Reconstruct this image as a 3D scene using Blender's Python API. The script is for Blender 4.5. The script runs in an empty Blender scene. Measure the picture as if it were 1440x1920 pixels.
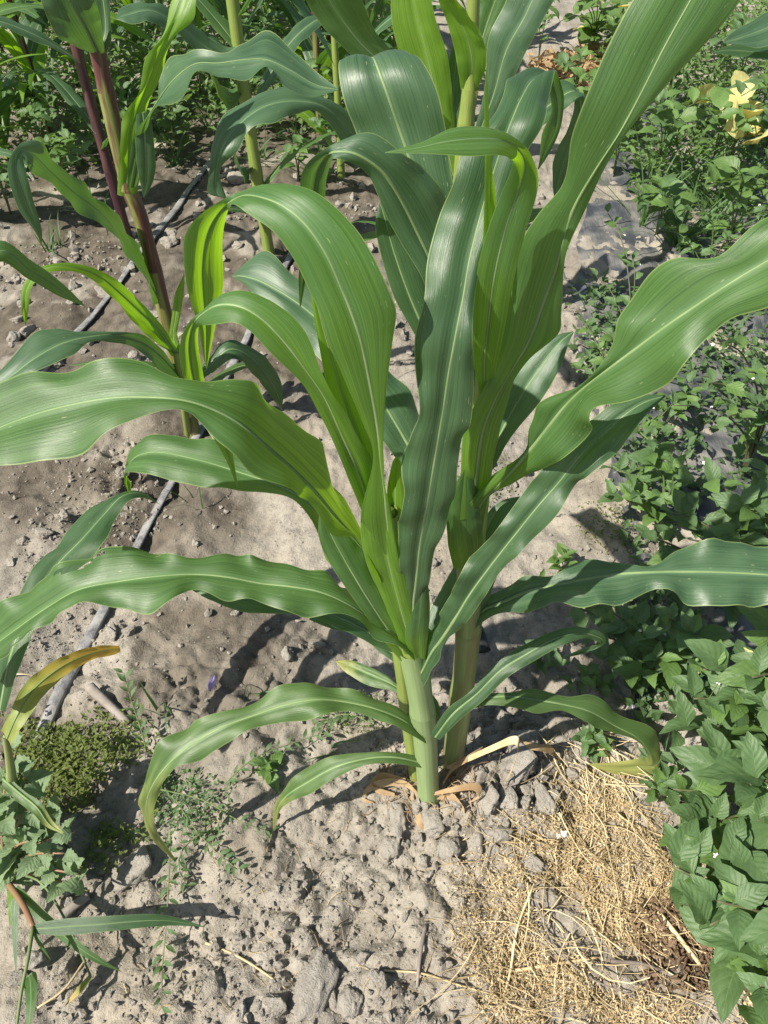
import bpy, math, random
import numpy as np
from mathutils import Vector, Matrix, Quaternion

random.seed(7)
S = bpy.context.scene
COL = S.collection
R = math.radians

# ------------------------------------------------------------------ camera
H = 1.30; PITCH = R(47.0); FPX = 1444.0
cam_d = bpy.data.cameras.new('camera'); cam = bpy.data.objects.new('camera', cam_d); COL.objects.link(cam)
cam.location = (0, 0, H); cam.rotation_euler = (math.pi/2 - PITCH, 0, 0)
cam_d.sensor_fit = 'HORIZONTAL'; cam_d.sensor_width = 36; cam_d.lens = 36*FPX/1440
cam_d.clip_start = 0.02; cam_d.clip_end = 500
S.camera = cam

# ------------------------------------------------------------------ light
SUN = Vector((-0.60, -0.35, 0.80)).normalized()
w = bpy.data.worlds.new('World'); S.world = w; w.use_nodes = True
nt = w.node_tree
sky = nt.nodes.new('ShaderNodeTexSky'); sky.sky_type = 'NISHITA'; sky.sun_disc = False
sky.sun_elevation = math.asin(SUN.z); sky.sun_rotation = math.atan2(SUN.x, SUN.y)
sky.air_density = 1.0; sky.dust_density = 1.5; sky.ozone_density = 1.0
nt.links.new(sky.outputs[0], nt.nodes['Background'].inputs[0])
nt.nodes['Background'].inputs[1].default_value = 0.065
sl = bpy.data.lights.new('sun', 'SUN'); sl.energy = 5.0; sl.angle = R(0.53); sl.color = (1.0, 0.94, 0.83)
so = bpy.data.objects.new('sun', sl); COL.objects.link(so); so.location = SUN*20
so.rotation_euler = SUN.to_track_quat('Z', 'Y').to_euler()
S.view_settings.view_transform = 'Standard'; S.view_settings.look = 'None'
S.view_settings.gamma = 1.0; S.view_settings.use_curve_mapping = False
S.view_settings.exposure = 0.78
S.render.engine = 'CYCLES'
S.cycles.max_bounces = 8; S.cycles.transmission_bounces = 6; S.cycles.diffuse_bounces = 4

# ------------------------------------------------------------------ pixel helpers (photo pixels -> places)
cp, sp = math.cos(PITCH), math.sin(PITCH)
CAM = Vector((0, 0, H))
def ray(px, py):
    a = (px-720)/FPX; v = (960-py)/FPX
    return Vector((a, cp + v*sp, -sp + v*cp))
def P(px, py, Y):
    d = ray(px, py); return CAM + d*(Y/d.y)
def G(px, py, z=0.0):
    d = ray(px, py); return CAM + d*((H-z)/-d.z)

# ------------------------------------------------------------------ numpy noise
def _hash(ix, iy, s):
    n = (ix.astype(np.int64)*374761393 + iy.astype(np.int64)*668265263 + s*144665) & 0x7fffffff
    n = ((n ^ (n >> 13))*1274126177) & 0x7fffffff
    n = n ^ (n >> 16)
    return (n & 0xffff)/65535.0
def vnoise(x, y, s=0):
    ix = np.floor(x); iy = np.floor(y); fx = x-ix; fy = y-iy
    ux = fx*fx*fx*(fx*(fx*6-15)+10); uy = fy*fy*fy*(fy*(fy*6-15)+10)
    a = _hash(ix, iy, s); b = _hash(ix+1, iy, s); c = _hash(ix, iy+1, s); d = _hash(ix+1, iy+1, s)
    return (a+(b-a)*ux)*(1-uy) + (c+(d-c)*ux)*uy
def fbm(x, y, o=4, s=0):
    t = np.zeros_like(x); a = .5; 
    for k in range(o):
        t += a*vnoise(x*2**k+k*17.3, y*2**k-k*9.1, s+k); a *= .5
    return t
def worley(x, y, s=0):
    ix = np.floor(x); iy = np.floor(y); d1 = np.full_like(x, 9.); d2 = np.full_like(x, 9.); idv = np.zeros_like(x)
    for i in (-1, 0, 1):
        for j in (-1, 0, 1):
            cx = ix+i; cy = iy+j
            px = cx+_hash(cx, cy, s); py = cy+_hash(cx, cy, s+11)
            d = np.sqrt((x-px)**2+(y-py)**2)
            n = d < d1
            d2 = np.where(n, d1, np.minimum(d2, d)); idv = np.where(n, _hash(cx, cy, s+23), idv); d1 = np.where(n, d, d1)
    return d1, d2, idv
def blob(x, y, cx, cy, r):
    return np.exp(-((x-cx)**2+(y-cy)**2)/(r*r))
def sstep(a, b, x):
    t = np.clip((x-a)/(b-a), 0, 1); return t*t*(3-2*t)

TAPE_A = [(60,1405),(100,1335),(190,1165),(325,905),(440,680),(500,560),(560,450)]
TAPE_B = [(-60,850),(60,735),(155,618),(245,503),(340,385),(390,312),(450,225)]
_ta = [G(*p) for p in TAPE_A]; _tb = [G(*p) for p in TAPE_B]
def seg_dist(x, y, pts):
    d = np.full_like(x, 99.)
    for a, b in zip(pts[:-1], pts[1:]):
        vx, vy = b.x-a.x, b.y-a.y; L = vx*vx+vy*vy
        t = np.clip(((x-a.x)*vx+(y-a.y)*vy)/L, 0, 1)
        d = np.minimum(d, np.hypot(x-a.x-t*vx, y-a.y-t*vy))
    return d
_b1 = G(805, 1490); _cl = G(880, 1560); _cl2 = G(620, 1850); _cl3 = G(560, 1880); _rt = G(960, 1420)
def height(x, y):
    x = np.asarray(x, float); y = np.asarray(y, float)
    near = np.exp(-((x/3.2)**2+((y-1.0)/3.0)**2))
    h = (fbm(x*2.2+5, y*2.2, 4, 3)-.47)*.075
    h += (fbm(x*9, y*9, 4, 9)-.47)*.040
    h += near*(.15+.85*sstep(.44, .60, fbm(x*3+4, y*3, 3, 77)))*(np.abs(fbm(x*15+2, y*13, 5, 19)-.47)*-.075+.008)
    ridg = 1-np.abs(fbm(x*6+3, y*6+1, 4, 33)*2-.94)
    h += (ridg-.8)*.018
    rough = np.clip(blob(x, y, _cl.x, _cl.y, .15)*1.3 + blob(x, y, _cl2.x, _cl2.y, .13) + .8*blob(x, y, _rt.x, _rt.y, .14)
                    + .75*sstep(.46, .62, fbm(x*1.7+9, y*1.7+3, 3, 51)), 0, 1.2)
    d1, d2, idv = worley(x*21+1.6*fbm(x*8, y*8, 3, 5), y*19+1.6*fbm(x*8+7, y*8, 3, 6), 61)
    h += rough*near*(np.clip((d2-d1)*2.2, 0, 1)**.6*.017*(.3+idv) - .006)
    d1, d2, idv = worley(x*60, y*60, 71)
    h += (.25+.75*rough)*near*np.clip(.55-d1, 0, 1)*.012*idv
    d1, d2, idv = worley(x*120, y*120, 81)
    h += near*np.clip(.5-d1, 0, 1)*.005*idv
    h += near*(fbm(x*70, y*70, 3, 91)-.45)*.009
    h += .028*blob(x, y, _b1.x+.02, _b1.y+.02, .10)
    dA = seg_dist(x, y, _ta)
    h -= .022*np.exp(-(dA/.055)**2)
    h -= .018*np.exp(-(seg_dist(x, y, _tb)/.06)**2)
    return h
def hz(x, y): return float(height(np.array([x]), np.array([y]))[0])
def GG(px, py, dz=0.0):
    p = G(px, py)
    for _ in range(3): p = G(px, py, hz(p.x, p.y)+dz)
    return p

# ------------------------------------------------------------------ object helpers
def thing(name, label, cat, loc, group=None):
    o = bpy.data.objects.new(name, None); COL.objects.link(o); o.location = loc
    o.empty_display_size = .05
    o['label'] = label; o['category'] = cat
    if group: o['group'] = group
    return o
def tag(o, label, cat, group=None):
    o['label'] = label; o['category'] = cat
    if group: o['group'] = group
    return o
def mk_mesh(name, V, F, mat, uv=None, smooth=True):
    me = bpy.data.meshes.new(name)
    V = np.asarray(V, dtype=np.float64).reshape(-1, 3)
    me.from_pydata(V.tolist() if not isinstance(V, list) else V, [], F if isinstance(F, list) else F.tolist())
    if uv is not None:
        lay = me.uv_layers.new(name='UVMap')
        idx = np.empty(len(me.loops), dtype=np.int32); me.loops.foreach_get('vertex_index', idx)
        lay.data.foreach_set('uv', np.asarray(uv, dtype=np.float32)[idx].ravel())
    if smooth: me.polygons.foreach_set('use_smooth', [True]*len(me.polygons))
    if mat: me.materials.append(mat)
    me.update()
    return me
def mesh_obj(name, V, F, mat, parent=None, uv=None, smooth=True):
    V = np.asarray(V, dtype=np.float64).reshape(-1, 3)
    if parent is not None:
        V = V - np.array(world_loc(parent))
    o = bpy.data.objects.new(name, mk_mesh(name, V, F, mat, uv, smooth)); COL.objects.link(o)
    if parent is not None: o.parent = parent
    return o
def world_loc(o):
    p = Vector((0, 0, 0))
    while o is not None: p = p + o.location; o = o.parent
    return p
def catmull(pts, sub):
    pts = np.asarray(pts, float); n = len(pts); out = []
    ext = np.vstack([2*pts[0]-pts[1], pts, 2*pts[-1]-pts[-2]])
    for i in range(n-1):
        p0, p1, p2, p3 = ext[i], ext[i+1], ext[i+2], ext[i+3]
        for k in range(sub):
            t = k/sub
            out.append(.5*((2*p1)+(-p0+p2)*t+(2*p0-5*p1+4*p2-p3)*t*t+(-p0+3*p1-3*p2+p3)*t**3))
    out.append(pts[-1]); return np.array(out)
def norm(a): return a/np.maximum(np.linalg.norm(a, axis=-1, keepdims=True), 1e-9)
def tube_geo(C, rad, sides=8, flat=1.0, cap=True):
    C = np.asarray(C, float); n = len(C); rad = np.broadcast_to(np.asarray(rad, float), (n,))
    T = norm(np.gradient(C, axis=0))
    ref = np.array([0, 0, 1.]) if abs(T[0][2]) < .8 else np.array([1., 0, 0])
    V = []
    u = norm(np.cross(T[0], ref))
    for i in range(n):
        u = norm(u - T[i]*np.dot(u, T[i])); v = np.cross(T[i], u)
        for k in range(sides):
            a = 2*math.pi*k/sides
            V.append(C[i]+rad[i]*(math.cos(a)*u + flat*math.sin(a)*v))
    F = []
    for i in range(n-1):
        for k in range(sides):
            k2 = (k+1) % sides
            F.append([i*sides+k, i*sides+k2, (i+1)*sides+k2, (i+1)*sides+k])
    if cap:
        F.append(list(range(sides))[::-1]); F.append([(n-1)*sides+k for k in range(sides)])
    return np.array(V), F
def tube(name, C, rad, mat, parent=None, sides=8, sub=4, flat=1.0):
    C = catmull(C, sub)
    rad = np.interp(np.linspace(0, 1, len(C)), np.linspace(0, 1, len(rad)), rad) if hasattr(rad, '__len__') else rad
    V, F = tube_geo(C, rad, sides, flat)
    uv = np.zeros((len(V), 2)); uv[:, 0] = np.tile(np.arange(sides)/sides, len(C)); uv[:, 1] = np.repeat(np.linspace(0, 1, len(C)), sides)
    return mesh_obj(name, V, F, mat, parent, uv)

# ------------------------------------------------------------------ materials
MATS = {}
class NB:
    def __init__(s, name):
        m = bpy.data.materials.new(name); m.use_nodes = True; s.m = m; s.t = m.node_tree; s.t.nodes.clear()
        s.out = s.add('ShaderNodeOutputMaterial'); MATS[name] = m
    def add(s, typ, **kw):
        n = s.t.nodes.new(typ)
        for k, v in kw.items(): setattr(n, k, v)
        return n
    def link(s, a, b): s.t.links.new(a, b)
    def noise(s, vec, scale, detail=3, rough=.55):
        n = s.add('ShaderNodeTexNoise'); n.inputs['Scale'].default_value = scale; n.inputs['Detail'].default_value = detail
        n.inputs['Roughness'].default_value = rough
        if vec is not None: s.link(vec, n.inputs['Vector'])
        return n.outputs['Fac']
    def ramp(s, fac, stops):
        n = s.add('ShaderNodeValToRGB'); e = n.color_ramp.elements
        while len(e) < len(stops): e.new(.5)
        for el, (p, c) in zip(e, stops):
            el.position = p; el.color = (c[0], c[1], c[2], 1) if hasattr(c, '__len__') else (c, c, c, 1)
        s.link(fac, n.inputs[0]); return n.outputs[0]
    def mix(s, fac, a, b, mode='MIX'):
        n = s.add('ShaderNodeMix', data_type='RGBA', blend_type=mode)
        for sock, v in ((n.inputs[0], fac), (n.inputs[6], a), (n.inputs[7], b)):
            if hasattr(v, 'is_linked'): s.link(v, sock)
            elif hasattr(v, '__len__'): sock.default_value = (v[0], v[1], v[2], 1)
            else: sock.default_value = v
        return n.outputs[2]
    def math(s, op, a, b=None, c=None, clamp=False):
        n = s.add('ShaderNodeMath', operation=op); n.use_clamp = clamp
        for i, v in enumerate((a, b, c)):
            if v is None: continue
            if hasattr(v, 'is_linked'): s.link(v, n.inputs[i])
            else: n.inputs[i].default_value = v
        return n.outputs[0]
    def bump(s, h, strength, dist):
        n = s.add('ShaderNodeBump'); n.inputs['Strength'].default_value = strength; n.inputs['Distance'].default_value = dist
        s.link(h, n.inputs['Height']); return n.outputs[0]
    def principled(s, color, rough=.5, spec=.5, nrm=None):
        p = s.add('ShaderNodeBsdfPrincipled')
        if hasattr(color, 'is_linked'): s.link(color, p.inputs['Base Color'])
        else: p.inputs['Base Color'].default_value = (*color, 1)
        if hasattr(rough, 'is_linked'): s.link(rough, p.inputs['Roughness'])
        else: p.inputs['Roughness'].default_value = rough
        p.inputs['Specular IOR Level'].default_value = spec
        if nrm is not None: s.link(nrm, p.inputs['Normal'])
        return p
    def finish(s, sh): s.link(sh, s.out.inputs['Surface']); return s.m
    def uv(s):
        t = s.add('ShaderNodeTexCoord'); x = s.add('ShaderNodeSeparateXYZ'); s.link(t.outputs['UV'], x.inputs[0])
        return t.outputs['UV'], x.outputs[0], x.outputs[1]
    def objrand(s):
        return s.add('ShaderNodeObjectInfo').outputs['Random']

def corn_mat(name, dark, light, trans, tfac=.38, tip=None, tipcol=None, rough=.40, young=None):
    b = NB(name); uv, u, v = b.uv()
    comb = b.add('ShaderNodeCombineXYZ')
    rnd = b.objrand()
    b.link(b.math('MULTIPLY_ADD', u, 46., b.math('MULTIPLY', rnd, 40.)), comb.inputs[0]); b.link(b.math('MULTIPLY', v, 1.6), comb.inputs[1])
    st = b.noise(comb.outputs[0], 1.0, 3, .7)
    comb2 = b.add('ShaderNodeCombineXYZ'); b.link(b.math('MULTIPLY', u, 3.), comb2.inputs[0]); b.link(b.math('MULTIPLY_ADD', v, 7., b.math('MULTIPLY', rnd, 19.)), comb2.inputs[1])
    br = b.noise(comb2.outputs[0], 1.0, 3, .5)
    stripe = b.ramp(st, [(.38, 0), (.60, 1)])
    col = b.mix(stripe, dark, light)
    col = b.mix(b.math('MULTIPLY', b.ramp(br, [(.35, 0), (.7, 1)]), .45), col, tuple(min(1, c*1.5+.012) for c in light))
    # pale thin margin of the blade
    halo = b.ramp(b.math('ABSOLUTE', b.math('SUBTRACT', u, .5)), [(.02, 1), (.085, 0)])
    col = b.mix(b.math('MULTIPLY', halo, .5), col, tuple(min(1, c*1.9+.03) for c in light))
    edge = b.math('GREATER_THAN', b.math('ABSOLUTE', b.math('SUBTRACT', u, .5)), .487)
    col = b.mix(b.math('MULTIPLY', edge, .6), col, (.30, .38, .14))
    tcol = b.mix(stripe, tuple(c*.75 for c in trans), trans)
    # darker cells between veins near the rib stay as relief
    dots = b.noise(uv, 55., 1, .5)
    dd = b.ramp(dots, [(.745, 0), (.77, 1)])
    col = b.mix(b.math('MULTIPLY', dd, .8), col, (.42, .44, .25))
    if young is not None:
        ym = b.ramp(b.math('ADD', v, b.math('MULTIPLY', b.math('SUBTRACT', br, .5), .35)), [(young[0], 1), (young[1], 0)])
        col = b.mix(ym, col, b.mix(stripe, (.070, .160, .016), (.150, .265, .036))); tcol = b.mix(ym, tcol, b.mix(stripe, (.26, .48, .010), (.40, .70, .014)))
    if tip is not None:
        tn = b.math('ADD', v, b.math('MULTIPLY', b.math('SUBTRACT', br, .5), .5))
        tm = b.ramp(tn, [(tip[0], 0), (tip[1], 1)])
        col = b.mix(tm, col, tipcol); tcol = b.mix(tm, tcol, tuple(min(1, c*1.2) for c in tipcol))
    h = b.math('ADD', b.math('MULTIPLY', st, 1.0), b.math('MULTIPLY', b.noise(uv, 120, 2), .25))
    nr = b.bump(h, .35, .0012)
    p = b.principled(col, b.math('MULTIPLY_ADD', br, .16, rough-.03), .6, nr)
    t = b.add('ShaderNodeBsdfTranslucent'); b.link(tcol, t.inputs[0]); b.link(nr, t.inputs[1])
    mx = b.add('ShaderNodeMixShader'); mx.inputs[0].default_value = tfac
    b.link(p.outputs[0], mx.inputs[1]); b.link(t.outputs[0], mx.inputs[2])
    return b.finish(mx.outputs[0])
corn_mat('leaf_mature', (.024, .072, .020), (.066, .136, .040), (.24, .46, .026), .36)
corn_mat('leaf_blue', (.026, .070, .034), (.066, .124, .062), (.16, .36, .030), .30, rough=.36)
corn_mat('leaf_arch', (.028, .080, .028), (.070, .146, .056), (.42, .76, .010), .46, young=(.30, .55))
corn_mat('leaf_grow', (.025, .074, .022), (.068, .140, .044), (.28, .54, .016), .40, young=(.16, .42))
corn_mat('leaf_young', (.070, .160, .012), (.150, .270, .034), (.42, .78, .012), .48)
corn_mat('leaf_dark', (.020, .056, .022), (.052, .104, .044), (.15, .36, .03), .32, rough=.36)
corn_mat('leaf_yellow_tip', (.040, .092, .026), (.090, .155, .048), (.22, .42, .04), .36, (.62, .98), (.42, .42, .13))
corn_mat('leaf_yellow', (.16, .22, .05), (.26, .30, .07), (.42, .44, .05), .36, (.30, .75), (.56, .36, .05))
def simple_leaf(name, c1, c2, trans, tfac=.3, rough=.5, vein=(.16, .25, .10)):
    b = NB(name); uv, u, v = b.uv()
    n = b.noise(uv, 5, 3)
    col = b.mix(b.ramp(n, [(.3, 0), (.7, 1)]), c1, c2)
    col = b.mix(b.math('MULTIPLY', b.objrand(), .5), col, tuple(c*1.5 for c in c2))
    # pinnate veins
    au = b.math('ABSOLUTE', b.math('SUBTRACT', u, .5))
    s = b.math('SINE', b.math('MULTIPLY', b.math('SUBTRACT', v, b.math('MULTIPLY', au, .55)), 44.))
    vn = b.math('MAXIMUM', b.ramp(s, [(.955, 0), (.995, 1)]), b.math('LESS_THAN', au, .016))
    col = b.mix(b.math('MULTIPLY', vn, .45), col, vein)
    h = b.math('ADD', b.math('MULTIPLY', s, -.5), b.noise(uv, 25, 2))
    nr = b.bump(h, .35, .0012)
    p = b.principled(col, rough, .45, nr)
    t = b.add('ShaderNodeBsdfTranslucent'); t.inputs[0].default_value = (*trans, 1)
    mx = b.add('ShaderNodeMixShader'); mx.inputs[0].default_value = tfac
    b.link(p.outputs[0], mx.inputs[1]); b.link(t.outputs[0], mx.inputs[2])
    return b.finish(mx.outputs[0])
simple_leaf('nightshade_leaf', (.058, .112, .042), (.094, .160, .064), (.19, .36, .06))
simple_leaf('weed_leaf', (.062, .125, .034), (.11, .19, .05), (.24, .40, .06))
simple_leaf('goosefoot_leaf', (.12, .185, .09), (.19, .265, .14), (.22, .34, .10), rough=.62)
simple_leaf('yellow_leaf', (.46, .42, .13), (.60, .57, .26), (.6, .5, .08), vein=(.6, .55, .2))
simple_leaf('mat_leaf', (.050, .095, .022), (.15, .175, .035), (.25, .34, .05))
def plain(name, c1, c2, scale=8, rough=.6, spec=.4, bump=0, bscale=60, coord='Object', trans=None):
    b = NB(name); t = b.add('ShaderNodeTexCoord')
    n = b.noise(t.outputs[coord], scale, 4)
    col = b.mix(b.ramp(n, [(.32, 0), (.68, 1)]), c1, c2)
    nr = b.bump(b.noise(t.outputs[coord], bscale, 3), bump, .002) if bump else None
    p = b.principled(col, rough, spec, nr)
    if trans:
        tr = b.add('ShaderNodeBsdfTranslucent'); tr.inputs[0].default_value = (*trans, 1)
        mx = b.add('ShaderNodeMixShader'); mx.inputs[0].default_value = .36
        b.link(p.outputs[0], mx.inputs[1]); b.link(tr.outputs[0], mx.inputs[2]); return b.finish(mx.outputs[0])
    return b.finish(p.outputs[0])
plain('midrib', (.22, .33, .13), (.33, .44, .21), 30, .45, trans=(.50, .72, .22))
plain('stalk_red', (.115, .045, .045), (.19, .16, .06), 9, .45)
plain('stalk_purple', (.060, .020, .030), (.12, .06, .045), 8, .45)
plain('straw', (.40, .295, .15), (.60, .485, .29), 40, .7, .3)
plain('straw_pale', (.56, .44, .24), (.68, .58, .38), 40, .7, .3)
plain('dry_leaf', (.36, .23, .12), (.56, .42, .25), 25, .75, .25, .4, 90, trans=(.4, .26, .12))
plain('brown_litter', (.10, .065, .04), (.21, .145, .09), 30, .8, .2, .4, 90)
plain('twig', (.16, .13, .11), (.30, .27, .24), 20, .85, .2, .6, 120)
plain('weed_stem', (.10, .15, .05), (.15, .19, .07), 20, .55)
plain('dark_stem', (.07, .06, .04), (.11, .12, .05), 20, .55)
plain('red_stem', (.20, .09, .06), (.26, .19, .09), 12, .5)
plain('grass_blade', (.060, .13, .045), (.10, .18, .065), 12, .5, trans=(.15, .3, .06))
plain('petal_white', (.78, .78, .74), (.82, .82, .80), 20, .6)
plain('petal_violet', (.36, .28, .62), (.48, .40, .74), 60, .6, trans=(.4, .3, .6))
plain('anther', (.62, .46, .05), (.72, .55, .08), 20, .6)
plain('berry', (.10, .19, .05), (.14, .24, .07), 20, .35)
plain('white_stone', (.66, .65, .62), (.74, .73, .70), 40, .6)
plain('connector_black', (.016, .017, .02), (.03, .032, .036), 40, .45)
def sheath_mat(name, c1, c2, tfac=.2, blush=None):
    b = NB(name); uv, u, v = b.uv(); comb = b.add('ShaderNodeCombineXYZ')
    b.link(b.math('MULTIPLY', u, 40.), comb.inputs[0]); b.link(b.math('MULTIPLY', v, 1.2), comb.inputs[1])
    st = b.noise(comb.outputs[0], 1.0, 3, .65)
    col = b.mix(b.ramp(st, [(.35, 0), (.65, 1)]), c1, c2)
    if blush:
        cb = b.add('ShaderNodeCombineXYZ'); b.link(b.math('MULTIPLY', u, 5.), cb.inputs[0]); b.link(b.math('MULTIPLY', v, .9), cb.inputs[1]); b.link(b.math('MULTIPLY', b.objrand(), 9.), cb.inputs[2])
        n = b.noise(cb.outputs[0], 1., 3)
        col = b.mix(b.ramp(n, [(.40, 0), (.54, 1)]), col, blush)
    p = b.principled(col, .42, .5, b.bump(st, .25, .001))
    tr = b.add('ShaderNodeBsdfTranslucent'); tr.inputs[0].default_value = (c2[0]*1.4, c2[1]*1.4, c2[2], 1)
    mx = b.add('ShaderNodeMixShader'); mx.inputs[0].default_value = tfac
    b.link(p.outputs[0], mx.inputs[1]); b.link(tr.outputs[0], mx.inputs[2]); return b.finish(mx.outputs[0])
sheath_mat('sheath_green', (.24, .34, .14), (.34, .45, .21))
sheath_mat('sheath_lime', (.20, .28, .06), (.31, .38, .10))
sheath_mat('sheath_blush', (.20, .28, .09), (.29, .38, .14), .15, (.22, .22, .09))
sheath_mat('sheath_red', (.17, .19, .05), (.26, .27, .09), .1, (.105, .034, .036))
sheath_mat('sheath_purple', (.085, .035, .045), (.13, .065, .05), .05, (.05, .018, .028))

def soil_mat():
    b = NB('soil'); g = b.add('ShaderNodeNewGeometry'); pos = g.outputs['Position']
    n1 = b.noise(pos, 2.6, 4); n2 = b.noise(pos, 22, 4, .6); n3 = b.noise(pos, 170, 3, .7); n4 = b.noise(pos, 600, 2, .6)
    col = b.mix(b.ramp(n2, [(.3, 0), (.7, 1)]), (.222, .200, .168), (.375, .342, .292))
    col = b.mix(b.math('MULTIPLY', b.ramp(n1, [(.48, 0), (.66, 1)]), .6), col, (.41, .36, .28))
    col = b.mix(b.math('MULTIPLY', b.ramp(b.noise(pos, 5.5, 5, .65), [(.50, 0), (.64, 1)]), .55), col, (.135, .112, .085))
    col = b.mix(b.math('MULTIPLY', b.ramp(n3, [(.30, 1), (.46, 0)]), .6), col, (.13, .112, .09))
    col = b.mix(b.math('MULTIPLY', b.ramp(n3, [(.60, 0), (.72, 1)]), .5), col, (.46, .43, .38))
    att = b.add('ShaderNodeAttribute'); att.attribute_name = 'moist_shade'
    col = b.mix(b.math('MULTIPLY', att.outputs['Fac'], .85), col, b.mix(b.ramp(n2, [(.35, 0), (.65, 1)]), (.060, .048, .036), (.125, .105, .080)))  # one dark mix for damp soil and painted leaf shade
    h = b.math('ADD', b.math('MULTIPLY', n3, 1.0), b.math('MULTIPLY', n4, .4))
    h = b.math('ADD', h, b.math('MULTIPLY', n2, .8))
    p = b.principled(col, .92, .15, b.bump(h, .8, .005))
    return b.finish(p.outputs[0])
soil_mat()
def clod_mat():
    b = NB('clod'); g = b.add('ShaderNodeNewGeometry'); o = g.outputs['Position']
    n2 = b.noise(o, 30, 4, .6); n3 = b.noise(o, 210, 4, .7); n4 = b.noise(o, 700, 2, .6)
    col = b.mix(b.ramp(n2, [(.3, 0), (.7, 1)]), (.27, .247, .215), (.42, .392, .345))
    col = b.mix(b.math('MULTIPLY', b.ramp(n3, [(.32, 1), (.46, 0)]), .55), col, (.16, .14, .115))
    col = b.mix(b.math('MULTIPLY', b.objrand(), .3), col, (.30, .265, .215))
    h = b.math('ADD', b.math('MULTIPLY', n2, 1.2), b.math('ADD', n3, b.math('MULTIPLY', n4, .4)))
    p = b.principled(col, .93, .12, b.bump(h, .9, .006))
    return b.finish(p.outputs[0])
clod_mat()
def film_mat():
    b = NB('mulch_film'); g = b.add('ShaderNodeNewGeometry'); pos = g.outputs['Position']
    mp = b.add('ShaderNodeMapping'); mp.inputs['Scale'].default_value = (30, 5, 8); mp.inputs['Rotation'].default_value = (0, 0, .35); b.link(pos, mp.inputs[0])
    n = b.noise(pos, 9, 4); wr = b.noise(mp.outputs[0], 1.0, 4, .6)
    col = b.mix(b.ramp(n, [(.40, 0), (.66, 1)]), (.045, .050, .062), (.20, .19, .175))
    p = b.principled(col, .42, .5, b.bump(wr, .9, .012))
    return b.finish(p.outputs[0])
film_mat()
def tape_mat():
    b = NB('drip_tape'); t = b.add('ShaderNodeTexCoord'); n = b.noise(t.outputs['Object'], 30, 4, .65); n2 = b.noise(t.outputs['Object'], 160, 3, .7)
    col = b.mix(b.ramp(n, [(.35, 0), (.62, 1)]), (.10, .104, .115), (.30, .295, .29))
    col = b.mix(b.math('MULTIPLY', b.ramp(n2, [(.5, 0), (.62, 1)]), .6), col, (.32, .30, .27))
    p = b.principled(col, .5, .4, b.bump(n2, .5, .002))
    return b.finish(p.outputs[0])
tape_mat()
M = MATS

# ------------------------------------------------------------------ ground
def axis(lo, hi, step, far, n):
    mid = np.arange(lo, hi, step)
    g = np.geomspace(step*1.6, far, n); 
    return np.concatenate([(lo-g)[::-1], mid, mid[-1]+g])
gx = axis(-1.75, 1.45, .0052, 60, 50)
_g = [.08]
while _g[-1] < 4.2: _g.append(_g[-1]+.0042+.0042*max(0., _g[-1]-.7))
gy = np.concatenate([.08-np.geomspace(.006, 60, 40)[::-1], np.array(_g), _g[-1]+np.geomspace(.03, 80, 40)])
X, Y = np.meshgrid(gx, gy)
Z = height(X, Y)
nx, ny = len(gx), len(gy)
idx = np.arange(nx*ny).reshape(ny, nx)
Fq = np.stack([idx[:-1, :-1], idx[:-1, 1:], idx[1:, 1:], idx[1:, :-1]], -1).reshape(-1, 4)
me = bpy.data.meshes.new('soil_ground')
me.vertices.add(nx*ny); me.vertices.foreach_set('co', np.stack([X, Y, Z], -1).astype(np.float32).ravel())
me.loops.add(Fq.size); me.loops.foreach_set('vertex_index', Fq.ravel().astype(np.int32))
me.polygons.add(len(Fq)); me.polygons.foreach_set('loop_start', np.arange(0, Fq.size, 4, dtype=np.int32))
me.polygons.foreach_set('loop_total', np.full(len(Fq), 4, dtype=np.int32))
me.polygons.foreach_set('use_smooth', np.ones(len(Fq), dtype=bool))
me.update(calc_edges=True)
_m = [(G(450,1210), .17, 1.0), (G(110,590), .6, 1.3), (G(340,870), .25, .8), (G(60,1000), .2, .4), (G(420,640), .3, .7), (G(250,330), 1.1, 1.0), (G(650,300), .7, .5), (G(560,560), .35, .5)]  # dark blobs: damp ground, plus corn leaf shade painted into the soil colour
moist_shade = np.clip(sum(k*blob(X, Y, p.x, p.y, q) for p, q, k in _m)*sstep(.30, .52, fbm(X*6+1, Y*6, 5, 27)) + np.exp(-(seg_dist(X, Y, _ta)/.17)**2)*1.1*sstep(.28, .5, fbm(X*5, Y*5, 4, 7)) + .9*np.exp(-(seg_dist(X, Y, _tb)/.22)**2)*sstep(.32, .55, fbm(X*4+3, Y*4, 4, 17)), 0, 1)
at = me.attributes.new('moist_shade', 'FLOAT', 'POINT'); at.data.foreach_set('value', moist_shade.astype(np.float32).ravel())
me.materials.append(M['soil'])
gr = bpy.data.objects.new('soil_ground', me); COL.objects.link(gr); gr['kind'] = 'structure'

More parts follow.
